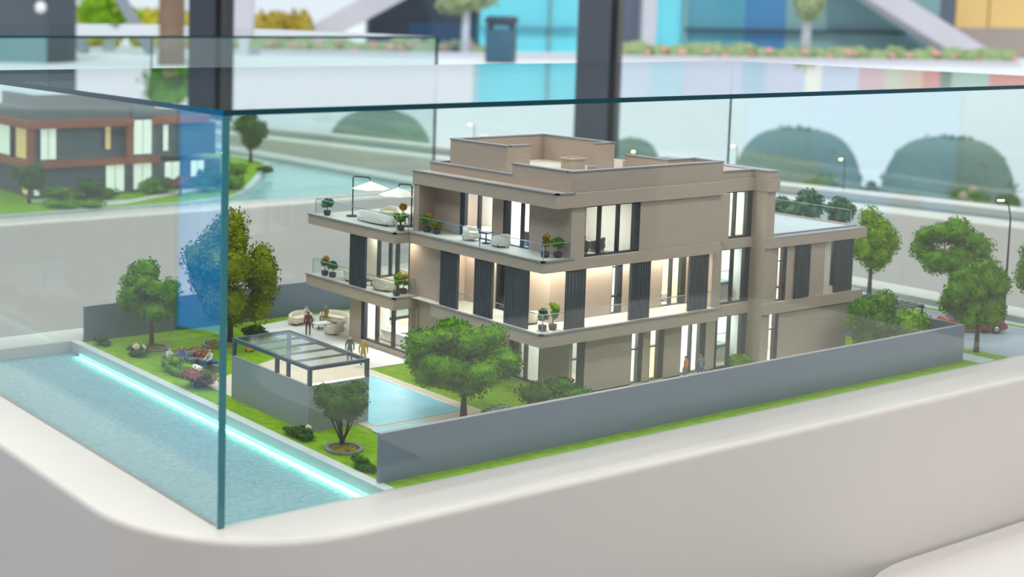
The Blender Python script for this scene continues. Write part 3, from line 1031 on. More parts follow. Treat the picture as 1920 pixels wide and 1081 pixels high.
shrub('rust and green flowering bush in front of the garden lounge', (11.2, 21.2, 0), 1.1, 0.65, M_RUST, 37, 8, 900, 0.2, M_LEAFD, 3, 0.3)
shrub('low dark shrub with two pale pink flowers in front of the cabana', (10.75, 9.3, 0), 0.6, 0.35, M_LEAFD, 38, 6, 420, 0.2, M_PEACH, 2, 0.17, ry=1.2)
shrub('low dark tuft at the near end of the kerb', (10.5, 3.3, 0), 0.5, 0.3, M_LEAFD, 39, 5, 360, 0.2, ry=1.1)
shrub('spiky green bush at the edge of the patio', (21.4, 30.6, 0), 1.0, 0.5, M_LEAFD, 40, 7, 560, 0.3)
shrub('small yellow flowering tuft beside the pergola post', (18.9, 27.6, 0), 0.6, 0.35, M_YELL, 41, 5, 300, 0.2)
shrub('orange-brown flower clump on the strip between pool and house', (23.9, 14.2, 0), 0.5, 0.35, M_RUST, 42, 5, 300, 0.2, ry=1.6)
shrub('ferny green plant under the stair tower windows', (44.2, 6.9, 0), 1.1, 0.62, M_LEAFL, 43, 7, 600, 0.3, ry=0.5)


# potted plants -------------------------------------------------------
def potted(label, loc, h=1.0, m=M_LEAF, m2=None, seed=1, spread=0.35):
    t = thing('potted_plant', label, 'potted plant', loc, group='potted plants of the model house')
    MB().lathe([(0.16, 0), (0.24, 0.05), (0.27, 0.32), (0.22, 0.34), (0.2, 0.26)], n=12).build('pot', M_POT, t)
    MB().tube([(0, 0, 0.2), (0.03, 0, h * 0.7)], [0.035, 0.02], 5).build('stem', M_TRUNK, t)
    bl = crown_blobs((0, 0, h * 0.75), spread, spread, h * 0.28, 6, seed, 0.5)
    foliage(MB(), bl, 260, 0.16, seed).build('foliage', m, t)
    if m2:
        leaves(MB(), [((spread * 0.5, 0.05, h * 0.95), 0.2)], 120, 0.13, seed + 3).build('blossom', m2, t)
    return t


z3, z2 = Zf3 + 0.055, Zf2 + 0.055
potted('potted bush at the far glass corner of the roof terrace', (25.95, 28.6, z3), 1.15, M_LEAFB, None, 51, 0.5)
potted('potted bush at the near glass corner of the roof terrace', (26.4, 20.7, z3), 1.15, M_LEAF, None, 52, 0.55)
potted('low planter with yellow blossom at the end of the top balcony', (27.5, 19.3, z3), 1.1, M_LEAF, M_YELL, 53, 0.5)
potted('dark planter bush beside the yellow one on the top balcony', (27.6, 18.4, z3), 0.9, M_LEAFY, None, 54, 0.45)
potted('slim yellow-tipped pot plant at the top balcony corner', (27.7, 8.35, z3), 1.3, M_LEAFY, M_YELL, 55, 0.28)
potted('round leafy pot plant at the top balcony corner', (28.3, 7.9, z3), 1.25, M_LEAF, None, 56, 0.42)
potted('dark green pot plant at the lit first-floor balcony corner', (27.35, 8.0, z2), 1.3, M_LEAFB, None, 57, 0.42)
potted('bright green pot plant at the lit first-floor balcony corner', (28.1, 7.9, z2), 1.6, M_LEAFL, None, 58, 0.42)
potted('yellow-topped pot plant at the far end of the garden balcony', (26.0, 28.8, z2), 1.25, M_LEAFY, M_YELL, 59, 0.3)
potted('green pot plant at the far end of the garden balcony', (26.1, 28.0, z2), 1.2, M_LEAF, None, 60, 0.42)
potted('green pot plant at the near end of the garden balcony', (26.1, 20.6, z2), 1.4, M_LEAFL, M_YELL, 61, 0.45)
potted('yellow pot plant by the glass at the near end of the garden balcony', (26.9, 20.9, z2), 1.2, M_LEAFY, M_YELL, 62, 0.4)


# furniture -----------------------------------------------------------
def armchair(label, loc, rz, w=1.15, m=M_CREAM, name='armchair', cat='armchair', legs=True):
    """rounded tub seat: seat, wrap-around back, cushion, dark feet; faces -y"""
    t = thing(name, label, cat, loc, rz, group='model furniture')
    MB().rbox(-w / 2, w / 2, -0.5, 0.45, 0.14, 0.44, 0.09, 3).build('seat', m, t)
    mb = MB()
    n = 18
    vs, fs = [], []
    for i in range(n + 1):
        a = math.radians(-18 + 216 * i / n)
        cx, sy = math.cos(a), math.sin(a)
        hgt = 0.62 + 0.22 * max(0, sy)
        for rr, zz in ((1.0, 0.12), (1.1, hgt), (0.98, hgt + 0.05), (0.84, hgt), (0.82, 0.3)):
            vs.append((cx * w / 2 * rr * 1.06, 0.02 + sy * 0.5 * rr, zz))
    for i in range(n):
        for q in range(4):
            fs.append((i * 5 + q, (i + 1) * 5 + q, (i + 1) * 5 + q + 1, i * 5 + q + 1))
    fs += [(0, 1, 2, 3, 4), tuple(n * 5 + q for q in (4, 3, 2, 1, 0))]
    mb.sm = True
    mb.add(vs, fs).build('backrest', m, t)
    MB().rbox(-w / 2 + 0.16, w / 2 - 0.16, -0.46, 0.3, 0.44, 0.56, 0.05, 2).build('cushion', m, t)
    if legs:
        me = MB().tube([(0, 0, 0), (0, 0, 0.16)], [0.025, 0.04], 6).mesh('leg', M_DARK)
        for sx in (-1, 1):
            for yy in (-0.38, 0.36):
                o = bpy.data.objects.new('leg', me)
                col.objects.link(o)
                o.parent = t
                o.location = Vector((sx * (w / 2 - 0.14), yy, 0)) * S
    return t


def table(label, loc, w, d, h, m=M_DARK, rz=0.0, round_=False, name='low_table'):
    t = thing(name, label, 'table', loc, rz, group='model furniture')
    if round_:
        MB().lathe([(w / 2, h - 0.06), (w / 2, h)], n=20).build('table_top', m, t)
        MB().lathe([(0.28, 0), (0.28, 0.03), (0.05, 0.06), (0.04, h - 0.06)], n=12).build('pedestal', M_DARK, t)
    else:
        MB().rbox(-w / 2, w / 2, -d / 2, d / 2, h - 0.08, h, 0.02, 1).build('table_top', m, t)
        me = MB().box(-0.03, 0.03, -0.03, 0.03, 0, h - 0.08).mesh('leg', M_DARK)
        for sx in (-1, 1):
            for sy in (-1, 1):
                o = bpy.data.objects.new('leg', me)
                col.objects.link(o)
                o.parent = t
                o.location = Vector((sx * (w / 2 - 0.08), sy * (d / 2 - 0.08), 0)) * S
    return t


P0 = 0.065
armchair('cream two-seat sofa against the back wall of the patio', (26.6, 32.6, P0), math.radians(10), 2.0, name='sofa', cat='sofa')
armchair('cream curved sofa facing the lawn on the patio', (28.9, 31.5, P0), math.radians(-70), 2.3, name='sofa', cat='sofa')
armchair('cream tub armchair with its back to the pool on the patio', (26.9, 28.7, P0), math.radians(205), 1.5)
table('low white coffee table with dark frame on the patio', (27.1, 30.6, P0), 1.3, 0.9, 0.4, M_WUPH)
# roof terrace
armchair('long cream sofa along the glass of the roof terrace', (26.75, 23.9, z3), math.radians(90), 3.4, m=M_WUPH, name='sofa', cat='sofa')
armchair('cream chair beyond the long sofa on the roof terrace', (28.7, 25.0, z3), math.radians(-80), 1.3)
armchair('cream armchair under the nearer parasol on the roof terrace', (29.2, 22.3, z3), math.radians(-95), 1.4)
table('white table with flower vase on the roof terrace', (27.9, 22.4, z3), 1.1, 0.8, 0.75, M_WUPH)
t = thing('flower_vase', 'vase of sunflowers on the roof terrace table', 'vase', (27.9, 22.4, z3 + 0.75), group='model furniture')
MB().lathe([(0.07, 0), (0.12, 0.08), (0.06, 0.2), (0.08, 0.24)], n=10).build('vase', M_WUPH, t)
leaves(MB().blob((0, 0, 0.5), 0.2, 2, 0.3, seed=3), [((0, 0, 0.5), (0.26, 0.26, 0.24))], 160, 0.14, 5).build('bouquet', M_YELL, t)
t = thing('barbecue', 'dark box barbecue at the house end of the roof terrace', 'barbecue', (29.6, 20.9, z3), group='model furniture')
MB().rbox(-0.5, 0.5, -0.3, 0.3, 0.2, 0.62, 0.05).build('body', M_DARK, t)
MB().rbox(-0.52, 0.52, -0.32, 0.32, 0.63, 0.82, 0.06).build('hood', M_DARK, t)
MB().box(-0.45, -0.38, -0.25, 0.25, 0, 0.2).box(0.38, 0.45, -0.25, 0.25, 0, 0.2).build('stand', M_STEEL, t)
M_PARASOL = mat('parasol_cloth', (240, 236, 226), 0.8, var=0.02, scale=60)


def parasol(label, loc, rz):
    t = thing('parasol', label, 'parasol', loc, rz, group='cantilever parasols')
    MB().lathe([(0.45, 0), (0.45, 0.06), (0.12, 0.09)], n=14).build('base', M_DARK, t)
    MB().tube([(0, 0, 0.05), (0, 0, 2.75), (0.1, 0, 2.85), (1.15, 0, 2.8), (1.22, 0, 2.62)], 0.05, 8).build('mast', M_DARK, t)
    vs, fs = [(1.25, 0, 2.55)], []
    n = 16
    for i in range(n):
        a = 2 * math.pi * i / n
        k = 1.0 if i % 2 == 0 else 0.95
        vs.append((1.25 + 1.35 * k * math.cos(a), 1.35 * k * math.sin(a), 2.02 + (0 if i % 2 == 0 else 0.03)))
    vs2 = [(x, y, z - 0.04) for x, y, z in vs]
    for i in range(n):
        j = (i + 1) % n
        fs.append((0, 1 + i, 1 + j))
        fs.append((n + 1, n + 2 + j, n + 2 + i))
        fs.append((1 + i, n + 2 + i, n + 2 + j, 1 + j))
    MB().add(vs + vs2, fs).build('canopy', M_PARASOL, t)
    return t


parasol('white cantilever parasol at the far side of the roof terrace', (27.3, 27.4, z3), math.radians(-45))
parasol('white cantilever parasol at the near side of the roof terrace', (28.0, 21.6, z3), math.radians(100))
# top balcony
table('small round dark table on the top balcony', (27.9, 13.9, z3), 0.95, 0.95, 0.72, M_DARK, round_=True)
armchair('cream tub chair to the garden side of the balcony table', (27.9, 15.3, z3), math.radians(15), 1.0)
armchair('cream tub chair to the street side of the balcony table', (27.9, 12.5, z3), math.radians(165), 1.0)
# first-floor balconies
table('round white table behind the slatted shutters of the first floor', (28.2, 11.2, z2), 1.0, 1.0, 0.72, M_WUPH, round_=True)
armchair('cream chair behind the slatted shutters of the first floor', (28.0, 9.9, z2), math.radians(170), 1.0)
armchair('cream armchair on the garden balcony beside the dark shutter', (26.4, 22.4, z2), math.radians(95), 1.5)
armchair('cream armchair at the far part of the garden balcony', (26.5, 26.3, z2), math.radians(60), 1.3)
table('low dark table on the garden balcony', (26.3, 24.4, z2), 0.8, 0.8, 0.4, M_DARK)
# rooms
zr = Zf1 + 0.025
armchair('long white sofa just inside the living room window', (28.35, 22.7, zr), math.radians(90), 4.2, m=M_WUPH, name='sofa', cat='sofa')
armchair('white sofa across the far side of the living room', (31.6, 25.4, zr), math.radians(-5), 3.4, m=M_WUPH, name='sofa', cat='sofa')
table('low dark table in the living room', (30.4, 22.2, zr), 1.4, 1.0, 0.4, M_DARK)
M_TANC = mat('tan_cushion', (206, 168, 120), 0.85, var=0.05, scale=120)
for lab, p, r in (('tan cushion lying on the window sofa', (28.45, 24.1, zr + 0.56), 0.3), ('tan cushion on the far living room sofa', (30.6, 25.3, zr + 0.56), -0.2)):
    t = MB().rbox(-0.4, 0.4, -0.14, 0.14, 0, 0.5, 0.12, 3).build('cushion_pillow', M_TANC, None, p, r)
    tag(t, lab, 'cushion', 'model furniture')
armchair('white sofa inside the first-floor garden room', (30.0, 23.4, z2), math.radians(90), 3.0, m=M_WUPH, name='sofa', cat='sofa')
armchair('dark desk chair at the top corner window nearer the garden', (30.7, 8.5, z3), math.radians(150), 1.0, m=mat('taupe_leather', (92, 80, 72), 0.6, var=0.05, scale=80))
armchair('dark desk chair at the middle of the top corner window', (32.2, 8.6, z3), math.radians(200), 1.0, m=MATS['taupe_leather'])
table('pale desk in the top corner room', (31.9, 10.6, z3), 2.2, 0.9, 0.75, M_CREAM)
armchair('white wing chair inside the top balcony window', (30.4, 15.2, z3), math.radians(60), 1.3, m=M_WUPH)
armchair('grey desk chair inside the narrow top balcony window', (30.2, 12.2, z3), math.radians(90), 1.1, m=mat('grey_fabric', (120, 122, 126), 0.8, var=0.05, scale=80))
t = thing('model_bed', 'white bed behind the warm first-floor window', 'bed', (40.4, 11.4, z2), group='model furniture')
MB().rbox(-0.9, 0.9, -1.0, 1.0, 0.1, 0.55, 0.1, 2).build('mattress', M_WUPH, t)
MB().rbox(-1.0, 1.0, 0.95, 1.1, 0, 1.1, 0.05, 2).build('headboard', M_CREAM, t)
MB().rbox(-0.75, -0.1, 0.5, 0.9, 0.55, 0.75, 0.08, 2).build('pillow', M_WUPH, t)
MB().rbox(0.1, 0.75, 0.5, 0.9, 0.55, 0.75, 0.08, 2).build('pillow', M_WUPH, t)

# garden cabana with glass-roofed pergola -----------------------------
cb = thing('cabana', 'grey-walled cabana with dark steel pergola and glass roof', 'pergola', (0, 0, 0))
CX0, CX1, CY0, CY1, CH, PH = 11.6, 15.75, 9.8, 18.0, 2.62, 3.72
M_CAB = mat('cabana_panel', (142, 152, 154), 0.5, var=0.02, scale=15)
MB().box(CX0, CX0 + 0.12, CY0, CY1, 0, CH).build('side_wall', M_CAB, cb)
MB().box(CX0 + 0.12, CX1, CY0, CY0 + 0.12, 0, CH).build('front_wall', M_CAB, cb)
MB().box(CX0 - 0.02, CX0 + 0.14, CY0 - 0.02, CY1, CH, CH + 0.03).box(CX0 + 0.14, CX1, CY0 - 0.02, CY0 + 0.14, CH, CH + 0.03).build('wall_coping', M_COPING, cb)
M_NAVY = mat('navy_steel', (52, 72, 92), 0.4, var=0.04, scale=60)
fr = 0.2
for x, y in ((CX0, CY0), (CX0, CY1 - fr), (CX1 - fr, CY0), (CX0, 13.1), (CX1 - fr, CY1 - fr)):
    z0_ = CH + 0.03 if (x == CX0 or y == CY0) else 0.0
    MB().box(x, x + fr, y, y + fr, z0_, PH - 0.2).build('post', M_NAVY, cb)
MB().box(CX0, CX0 + fr, CY0, CY1, PH - 0.2, PH).box(CX1 - fr, CX1, CY0, CY1, PH - 0.2, PH).box(CX0 + fr, CX1 - fr, CY0, CY0 + fr, PH - 0.2, PH).box(CX0 + fr, CX1 - fr, CY1 - fr, CY1, PH - 0.2, PH).build('roof_frame', M_NAVY, cb)
ys = [CY0 + fr + i * (CY1 - CY0 - 2 * fr) / 5 for i in range(6)]
for y in ys[1:-1]:
    MB().box(CX0 + fr, CX1 - fr, y - 0.05, y + 0.05, PH - 0.14, PH - 0.02).build('rafter', M_NAVY, cb)
M_PERG = glass('pergola_glass', (0.8, 0.86, 0.86), ior=2.9, rough=0.1)
for a, b in zip(ys[:-1], ys[1:]):
    MB().add([(CX0 + fr, a, PH - 0.01), (CX1 - fr, a, PH - 0.01), (CX1 - fr, b, PH - 0.01), (CX0 + fr, b, PH - 0.01)], [(0, 1, 2, 3)]).build('roof_pane', M_PERG, cb)
l = MB().box(CX0 + 0.35, CX1 - 0.25, CY0 + 0.13, CY0 + 0.2, CH + 0.03, CH + 0.075).build('led_strip', M_LEDW, cb)
l['label'] = 'white light strip along the wall top'
table('long dining table under the glass pergola', (14.3, 14.2, 0.05), 0.9, 2.2, 0.75, M_DECK, name='dining_table')
t = thing('flower_vase', 'small vase of yellow flowers on the pergola dining table', 'vase', (13.7, 13.6, 0.8), group='model furniture')
MB().lathe([(0.06, 0), (0.1, 0.1), (0.06, 0.25)], n=10).build('vase', M_WUPH, t)
leaves(MB().blob((0, 0, 0.5), 0.26, 2, 0.3, seed=6), [((0, 0, 0.5), (0.34, 0.34, 0.28))], 160, 0.15, 6).build('bouquet', M_YELL, t)

# sunken garden lounge on the lawn
t = thing('garden_lounge', 'L-shaped grey bench lounge set in the lawn', 'bench', (13.1, 25.0, 0))
MB().rbox(-1.6, 1.2, 0.9, 1.5, 0, 0.45, 0.05).build('bench_seat', M_RING, t)
MB().rbox(0.7, 1.3, -1.4, 0.9, 0, 0.45, 0.05).build('bench_seat', M_RING, t)
MB().rbox(-1.6, 1.35, 1.5, 1.68, 0, 0.8, 0.05).build('backrest', M_RING, t)
MB().rbox(-0.9, 0.2, -0.7, 0.2, 0, 0.3, 0.04).build('fire_table', M_WUPH, t)
for b_ in ((-1.2, -0.5, 1.0, 1.4), (0.75, 1.25, -0.9, -0.2)):
    MB().rbox(*b_, 0.45, 0.62, 0.07).build('seat_pad', mat('blue_fabric', (70, 110, 160), 0.8, var=0.1, scale=90), t)

# carport slats beyond the wall, parked car, street lamp ----------------
cp = thing('carport', 'dark slatted carport roof on thin posts beyond the wall end', 'carport', (59.7, 5.6, 0))
for k in range(9):
    MB().box(0, 2.9, k * 0.52, k * 0.52 + 0.36, 2.75, 2.85).build('roof_slat', M_SLAT, cp)
MB().box(0.6, 0.75, -0.1, 4.7, 2.6, 2.75).box(2.7, 2.85, -0.1, 4.7, 2.6, 2.75).build('roof_beam', M_DARK, cp)
for x in (0.62, 2.72):
    for y in (0.0, 4.4):
        MB().box(x, x + 0.12, y, y + 0.12, 0, 2.6).build('post', M_DARK, cp)
M_CAR = mat('car_paint', (150, 52, 36), 0.2, var=0.04, scale=20, spec=0.7)
M_CARG = mat('car_glass', (60, 78, 96), 0.08, var=0.02, scale=10, spec=0.8)
M_TYRE = mat('tyre', (28, 28, 30), 0.8, var=0.05, scale=60)


def car(label, loc, rz):
    t = thing('model_car', label, 'car', loc, rz)
    prof = [(-2.25, 0.42), (-2.28, 0.8), (-2.1, 0.92), (-1.2, 0.98), (1.05, 0.98), (2.0, 0.86), (2.25, 0.7), (2.25, 0.4), (2.0, 0.26), (-2.1, 0.26)]
    mb = MB()
    n = len(prof)
    for i, (yy, ins) in enumerate(((-0.9, 0.1), (-0.82, 0.0), (0.82, 0.0), (0.9, 0.1))):
        pass
    vs = []
    for yy, k in ((-0.92, 0.94), (-0.84, 1.0), (0.84, 1.0), (0.92, 0.94)):
        vs += [(x * k, yy, 0.6 + (z - 0.6) * k) for x, z in prof]
    fs = [tuple(range(n)), tuple(3 * n + i for i in range(n - 1, -1, -1))]
    for q in range(3):
        fs += [(q * n + i, (q + 1) * n + i, (q + 1) * n + (i + 1) % n, q * n + (i + 1) % n) for i in range(n)]
    mb.add(vs, fs).build('body', M_CAR, t)
    cab = [(-1.75, 0.94), (-1.05, 1.42), (0.25, 1.45), (1.05, 0.96)]
    vs = []
    for yy, k in ((-0.78, 1.0), (-0.66, 1.0), (0.66, 1.0), (0.78, 1.0)):
        sh = 0.0 if abs(yy) < 0.7 else 1.0
        vs += [(x * (1 - 0.0 * sh), yy * (1.0 if z < 1 else 0.9), z - (0.06 if (sh and z > 1) else 0)) for x, z in cab]
    fs = [(0, 1, 2, 3), (15, 14, 13, 12)]
    for q in range(3):
        fs += [(q * 4 + i, (q + 1) * 4 + i, (q + 1) * 4 + (i + 1) % 4, q * 4 + (i + 1) % 4) for i in range(4)]
    MB().add(vs, fs).build('cabin_glass', M_CARG, t)
    MB().rbox(-1.1, 0.25, -0.6, 0.6, 1.42, 1.48, 0.02).build('roof', M_CAR, t)
    w = MB().lathe([(0.2, -0.11), (0.33, -0.1), (0.34, 0.1), (0.2, 0.11)], n=18)
    w.v = [(x, z, y) for x, y, z in w.v]
    me = w.mesh('wheel', M_TYRE)
    r = MB().lathe([(0.05, -0.13), (0.2, -0.12), (0.2, 0.12), (0.05, 0.13)], n=12)
    r.v = [(x, z, y) for x, y, z in r.v]
    rm = r.mesh('rim', M_STEEL)
    for sx in (-1.4, 1.42):
        for sy in (-0.84, 0.84):
            o = bpy.data.objects.new('wheel', me)
            col.objects.link(o)
            o.parent = t
            o.location = Vector((sx, sy, 0.34)) * S
            q = bpy.data.objects.new('rim', rm)
            col.objects.link(q)
            q.parent = o
    for yy in (-0.82, 0.5):
        MB().rbox(2.1, 2.27, yy, yy + 0.32, 0.62, 0.76, 0.04).build('headlight', M_WUPH, t)
    for yy in (-0.8, 0.45):
        MB().rbox(-2.3, -2.2, yy, yy + 0.35, 0.72, 0.84, 0.03).build('tail_light', mat('tail_red', (170, 30, 30), 0.3, var=0.05, scale=50), t)
    return t


car('red-brown saloon car parked on the model street', (69.9, 6.2, 0.0), math.radians(-36))

M_BULB = mat('lamp_glow', (255, 214, 150), 0.5, emit=14.0)


def street_lamp(label, loc, h, rz, sc=1.0):
    t = thing('street_lamp', label, 'street lamp', loc, rz, group='model street lamps')
    MB().tube([(0, 0, 0), (0, 0, h * 0.85), (-0.25 * sc, 0, h * 0.95), (-0.75 * sc, 0, h)], [0.09 * sc, 0.06 * sc, 0.05 * sc, 0.045 * sc], 8).build('post', M_DARK, t)
    MB().rbox(-1.25 * sc, -0.65 * sc, -0.1 * sc, 0.1 * sc, h - 0.04, h + 0.08 * sc, 0.03).build('lamp_head', M_DARK, t)
    MB().rbox(-1.2 * sc, -0.72 * sc, -0.09 * sc, 0.09 * sc, h - 0.16 * sc, h - 0.04, 0.03).build('bulb', M_BULB, t)
    return t


street_lamp('tall curved street lamp lit warm at the model street', (74.3, 6.3, 0.05), 9.7, math.radians(-20))
# ------------------------------------------------------------------ figures
M_SKIN = mat('figure_skin', (224, 180, 150), 0.6, var=0.03, scale=80)
M_HAIRD = mat('hair_dark', (34, 28, 26), 0.8, var=0.1, scale=150)
M_HAIRG = mat('hair_grey', (186, 176, 160), 0.8, var=0.1, scale=150)
M_SHOE = mat('shoe', (40, 34, 32), 0.5, var=0.1, scale=100)

STAND = dict(pel=(0, 0, 0.95), wai=(0, 0, 1.12), che=(0, 0.02, 1.34), nek=(0, 0.01, 1.5), hed=(0, -0.02, 1.66), crn=(0, 0, 1.72),
             sl=(-0.19, 0.02, 1.42), el=(-0.27, 0.04, 1.14), hl=(-0.27, -0.06, 0.88), fl=(-0.26, -0.1, 0.78),
             sr=(0.19, 0.02, 1.42), er=(0.27, 0.04, 1.14), hr=(0.27, -0.06, 0.88), fr=(0.26, -0.1, 0.78),
             pl=(-0.1, 0, 0.9), kl=(-0.12, -0.02, 0.5), al=(-0.13, 0.03, 0.09), tl=(-0.14, -0.16, 0.04),
             pr=(0.1, 0, 0.9), kr=(0.12, -0.02, 0.5), ar=(0.13, 0.03, 0.09), tr=(0.14, -0.16, 0.04))
SIT = dict(STAND)
SIT.update(pel=(0, 0.05, 0.58), wai=(0, 0.08, 0.76), che=(0, 0.06, 0.98), nek=(0, 0.03, 1.13), hed=(0, -0.02, 1.28), crn=(0, 0, 1.34),
           sl=(-0.19, 0.05, 1.06), el=(-0.26, -0.08, 0.8), hl=(-0.16, -0.32, 0.68), fl=(-0.1, -0.4, 0.66),
           sr=(0.19, 0.05, 1.06), er=(0.26, -0.08, 0.8), hr=(0.16, -0.32, 0.68), fr=(0.1, -0.4, 0.66),
           pl=(-0.11, -0.02, 0.56), kl=(-0.14, -0.45, 0.58), al=(-0.14, -0.5, 0.1), tl=(-0.14, -0.68, 0.05),
           pr=(0.11, -0.02, 0.56), kr=(0.14, -0.45, 0.58), ar=(0.14, -0.5, 0.1), tr=(0.14, -0.68, 0.05))
BONES = [('pel', 'wai', 2), ('wai', 'che', 2), ('che', 'nek', 2), ('nek', 'hed', 0), ('hed', 'crn', 0),
         ('che', 'sl', 2), ('sl', 'el', 2), ('el', 'hl', 2), ('hl', 'fl', 0), ('che', 'sr', 2), ('sr', 'er', 2), ('er', 'hr', 2), ('hr', 'fr', 0),
         ('pel', 'pl', 3), ('pl', 'kl', 3), ('kl', 'al', 3), ('al', 'tl', 4), ('pel', 'pr', 3), ('pr', 'kr', 3), ('kr', 'ar', 3), ('ar', 'tr', 4)]
RAD = dict(pel=0.155, wai=0.14, che=0.165, nek=0.062, hed=0.115, crn=0.075, sl=0.075, el=0.058, hl=0.045, fl=0.035, sr=0.075, er=0.058, hr=0.045, fr=0.035,
           pl=0.1, kl=0.075, al=0.055, tl=0.05, pr=0.1, kr=0.075, ar=0.055, tr=0.05)


def person(label, loc, rz, top, bottom, pose='stand', hair=None, tweak=None, group='figures of the model'):
    J = dict(STAND if pose == 'stand' else SIT)
    if tweak:
        J.update(tweak)
    keys = list(J)
    bm = bmesh.new()
    sl = bm.verts.layers.skin.verify()
    vv = {}
    for k in keys:
        v = bm.verts.new(Vector(J[k]))
        v[sl].radius = (RAD[k], RAD[k] * (0.72 if k in ('pel', 'wai', 'che') else 1.0))
        if k == 'pel':
            v[sl].use_root = True
        vv[k] = v
    for a, b, _ in BONES:
        bm.edges.new((vv[a], vv[b]))
    me = bpy.data.meshes.new('person_rig')
    bm.to_mesh(me)
    bm.free()
    tmp = bpy.data.objects.new('person_rig', me)
    col.objects.link(tmp)
    tmp.modifiers.new('skin', 'SKIN').use_smooth_shade = True
    sd = tmp.modifiers.new('sub', 'SUBSURF')
    sd.levels = 2
    dg = bpy.context.evaluated_depsgraph_get()
    dg.update()
    bme = bpy.data.meshes.new_from_object(tmp.evaluated_get(dg))
    bpy.data.objects.remove(tmp)
    bpy.data.meshes.remove(me)
    n = len(bme.vertices)
    co = np.zeros(n * 3)
    bme.vertices.foreach_get('co', co)
    co = co.reshape(-1, 3)
    fc = np.array([co[list(p.vertices)].mean(0) for p in bme.polygons])
    best = np.full(len(fc), 9.0)
    mi = np.zeros(len(fc), int)
    for a, b, m in BONES:
        A, B = np.array(J[a]), np.array(J[b])
        d = B - A
        tt = np.clip(((fc - A) @ d) / (d @ d), 0, 1)
        dist = np.linalg.norm(fc - A - tt[:, None] * d, axis=1) - 0.5 * (RAD[a] + RAD[b])
        w = dist < best
        best[w] = dist[w]
        mi[w] = m
    h = np.array(J['hed'])
    hairy = (mi == 0) & (fc[:, 2] > h[2] - 0.06) & ((fc[:, 2] > h[2] + 0.05) | (fc[:, 1] > h[1] + 0.03))
    mi[hairy] = 1
    bme.clear_geometry if False else None
    while len(bme.materials):
        bme.materials.pop()
    for m in (M_SKIN, hair or M_HAIRD, top, bottom, M_SHOE):
        bme.materials.append(m)
    bme.polygons.foreach_set('material_index', mi.tolist())
    bme.polygons.foreach_set('use_smooth', [True] * len(bme.polygons))
    bme.vertices.foreach_set('co', (co * S).ravel())
    bme.update()
    o = bpy.data.objects.new('person', bme)
    col.objects.link(o)
    o.location = W(loc)
    o.rotation_euler = (0, 0, rz)
    return tag(o, label, 'person', group)


def cloth(name, c):
    return mat(name, c, 0.8, var=0.06, scale=120)


WINE, WINE2 = cloth('wine_suit', (112, 66, 72)), cloth('wine_trousers', (104, 48, 54))
GREEN_, OLIVE, MUST = cloth('green_suit', (70, 100, 84)), cloth('olive_suit', (150, 136, 70)), cloth('mustard_suit', (176, 146, 40))
WHT, PINK, BLU, ORG, GRYC = cloth('white_shirt', (228, 224, 218)), cloth('pink_trousers', (206, 140, 124)), cloth('blue_clothes', (80, 110, 150)), cloth('orange_shirt', (224, 130, 50)), cloth('grey_shirt', (130, 136, 140))
rad = math.radians
person('standing figure in a wine-red suit at the patio sofas', (24.9, 29.2, P0), rad(150), WINE, WINE2)
person('seated figure in white shirt and pink trousers on the far patio sofa', (26.9, 32.35, P0), rad(10), WHT, PINK, 'sit')
person('seated figure in olive suit leaning on the curved patio sofa', (28.2, 31.7, P0), rad(-70), OLIVE, OLIVE, 'sit', hair=M_HAIRD)
person('grey-haired figure in green suit standing by the pergola', (22.9, 21.4, P0), rad(-35), GREEN_, GREEN_, hair=M_HAIRG)
person('figure in mustard suit standing by the pergola', (23.2, 20.3, P0), rad(-30), MUST, MUST, hair=cloth('hair_blond', (200, 160, 90)))
person('figure in orange shirt outside the ground-floor window', (38.6, 6.6, 0.05), rad(200), ORG, GRYC)
person('figure in grey shirt outside the ground-floor window', (39.9, 6.5, 0.05), rad(160), GRYC, BLU)
person('seated blue-clothed figure at the far bench of the garden lounge', (12.7, 26.1, 0), rad(5), BLU, BLU, 'sit')
person('seated figure in white and blue on the side bench of the garden lounge', (13.85, 24.4, 0), rad(-85), WHT, BLU, 'sit')
person('dark-haired seated figure in pale shirt at the end of the garden lounge', (11.8, 26.1, 0), rad(20), WHT, PINK, 'sit')

# ------------------------------------------------------------------ neighbouring plinths
pa = plinth('off-white plinth across the aisle carrying the orange-banded model', -14, 93, 87.6, 175, 10.0, (-10, 88.6, 92, 171), 1.6)
tag(MB().box(-9.9, 88.5, 92.1, 170.9, -1.5, -0.5).build('water_channel', mat('pale_water', (150, 196, 200), 0.2, var=0.03, scale=10)), 'pale teal water around the orange-banded model', 'water', kind='thing')
ba = thing('garden_diorama', 'curved lawn baseboard of the orange-banded model', 'baseboard', (0, 0, 0))
pts = [(-9, 93.5), (52, 93.5)]
for p in ((430, 368), (455, 362), (470, 352), (485, 336), (497, 320), (508, 305), (514, 298), (512, 292)):
    g = on_ground(*p)
    pts.append((min(85.0, float(g[0])), min(160.0, float(g[1]))))
pts += [(80, 168), (-9, 168)]
MB().prism(pts, -0.49, 0.0).build('kerb', M_CURB, ba)
pin = [(x - 1.2 if x > 50 else x, max(y, 94.2)) for x, y in pts]
MB().prism(pin, 0.0, 0.06).build('lawn', M_GRASS, ba)
gA = thing('glass_case', 'clear glass case over the orange-banded model across the aisle', 'display case', (0, 0, 0))
HA = 19.6
sheet(MB(), 'y', -10, 88.4, 92.1, 92.4, 0, HA).build('front_pane', MGL, gA)
sheet(MB(), 'x', 88.1, 88.4, 92.4, 171, 0, HA).build('side_pane', MGL, gA)
sheet(MB(), 'y', -10, 88.1, 170.7, 171, 0, HA).build('rear_pane', MGL, gA)
sheet(MB(), 'z', -10, 88.4, 92.1, 171, HA, HA + 0.26).build('lid', [M_LID, M_EDGE], gA)

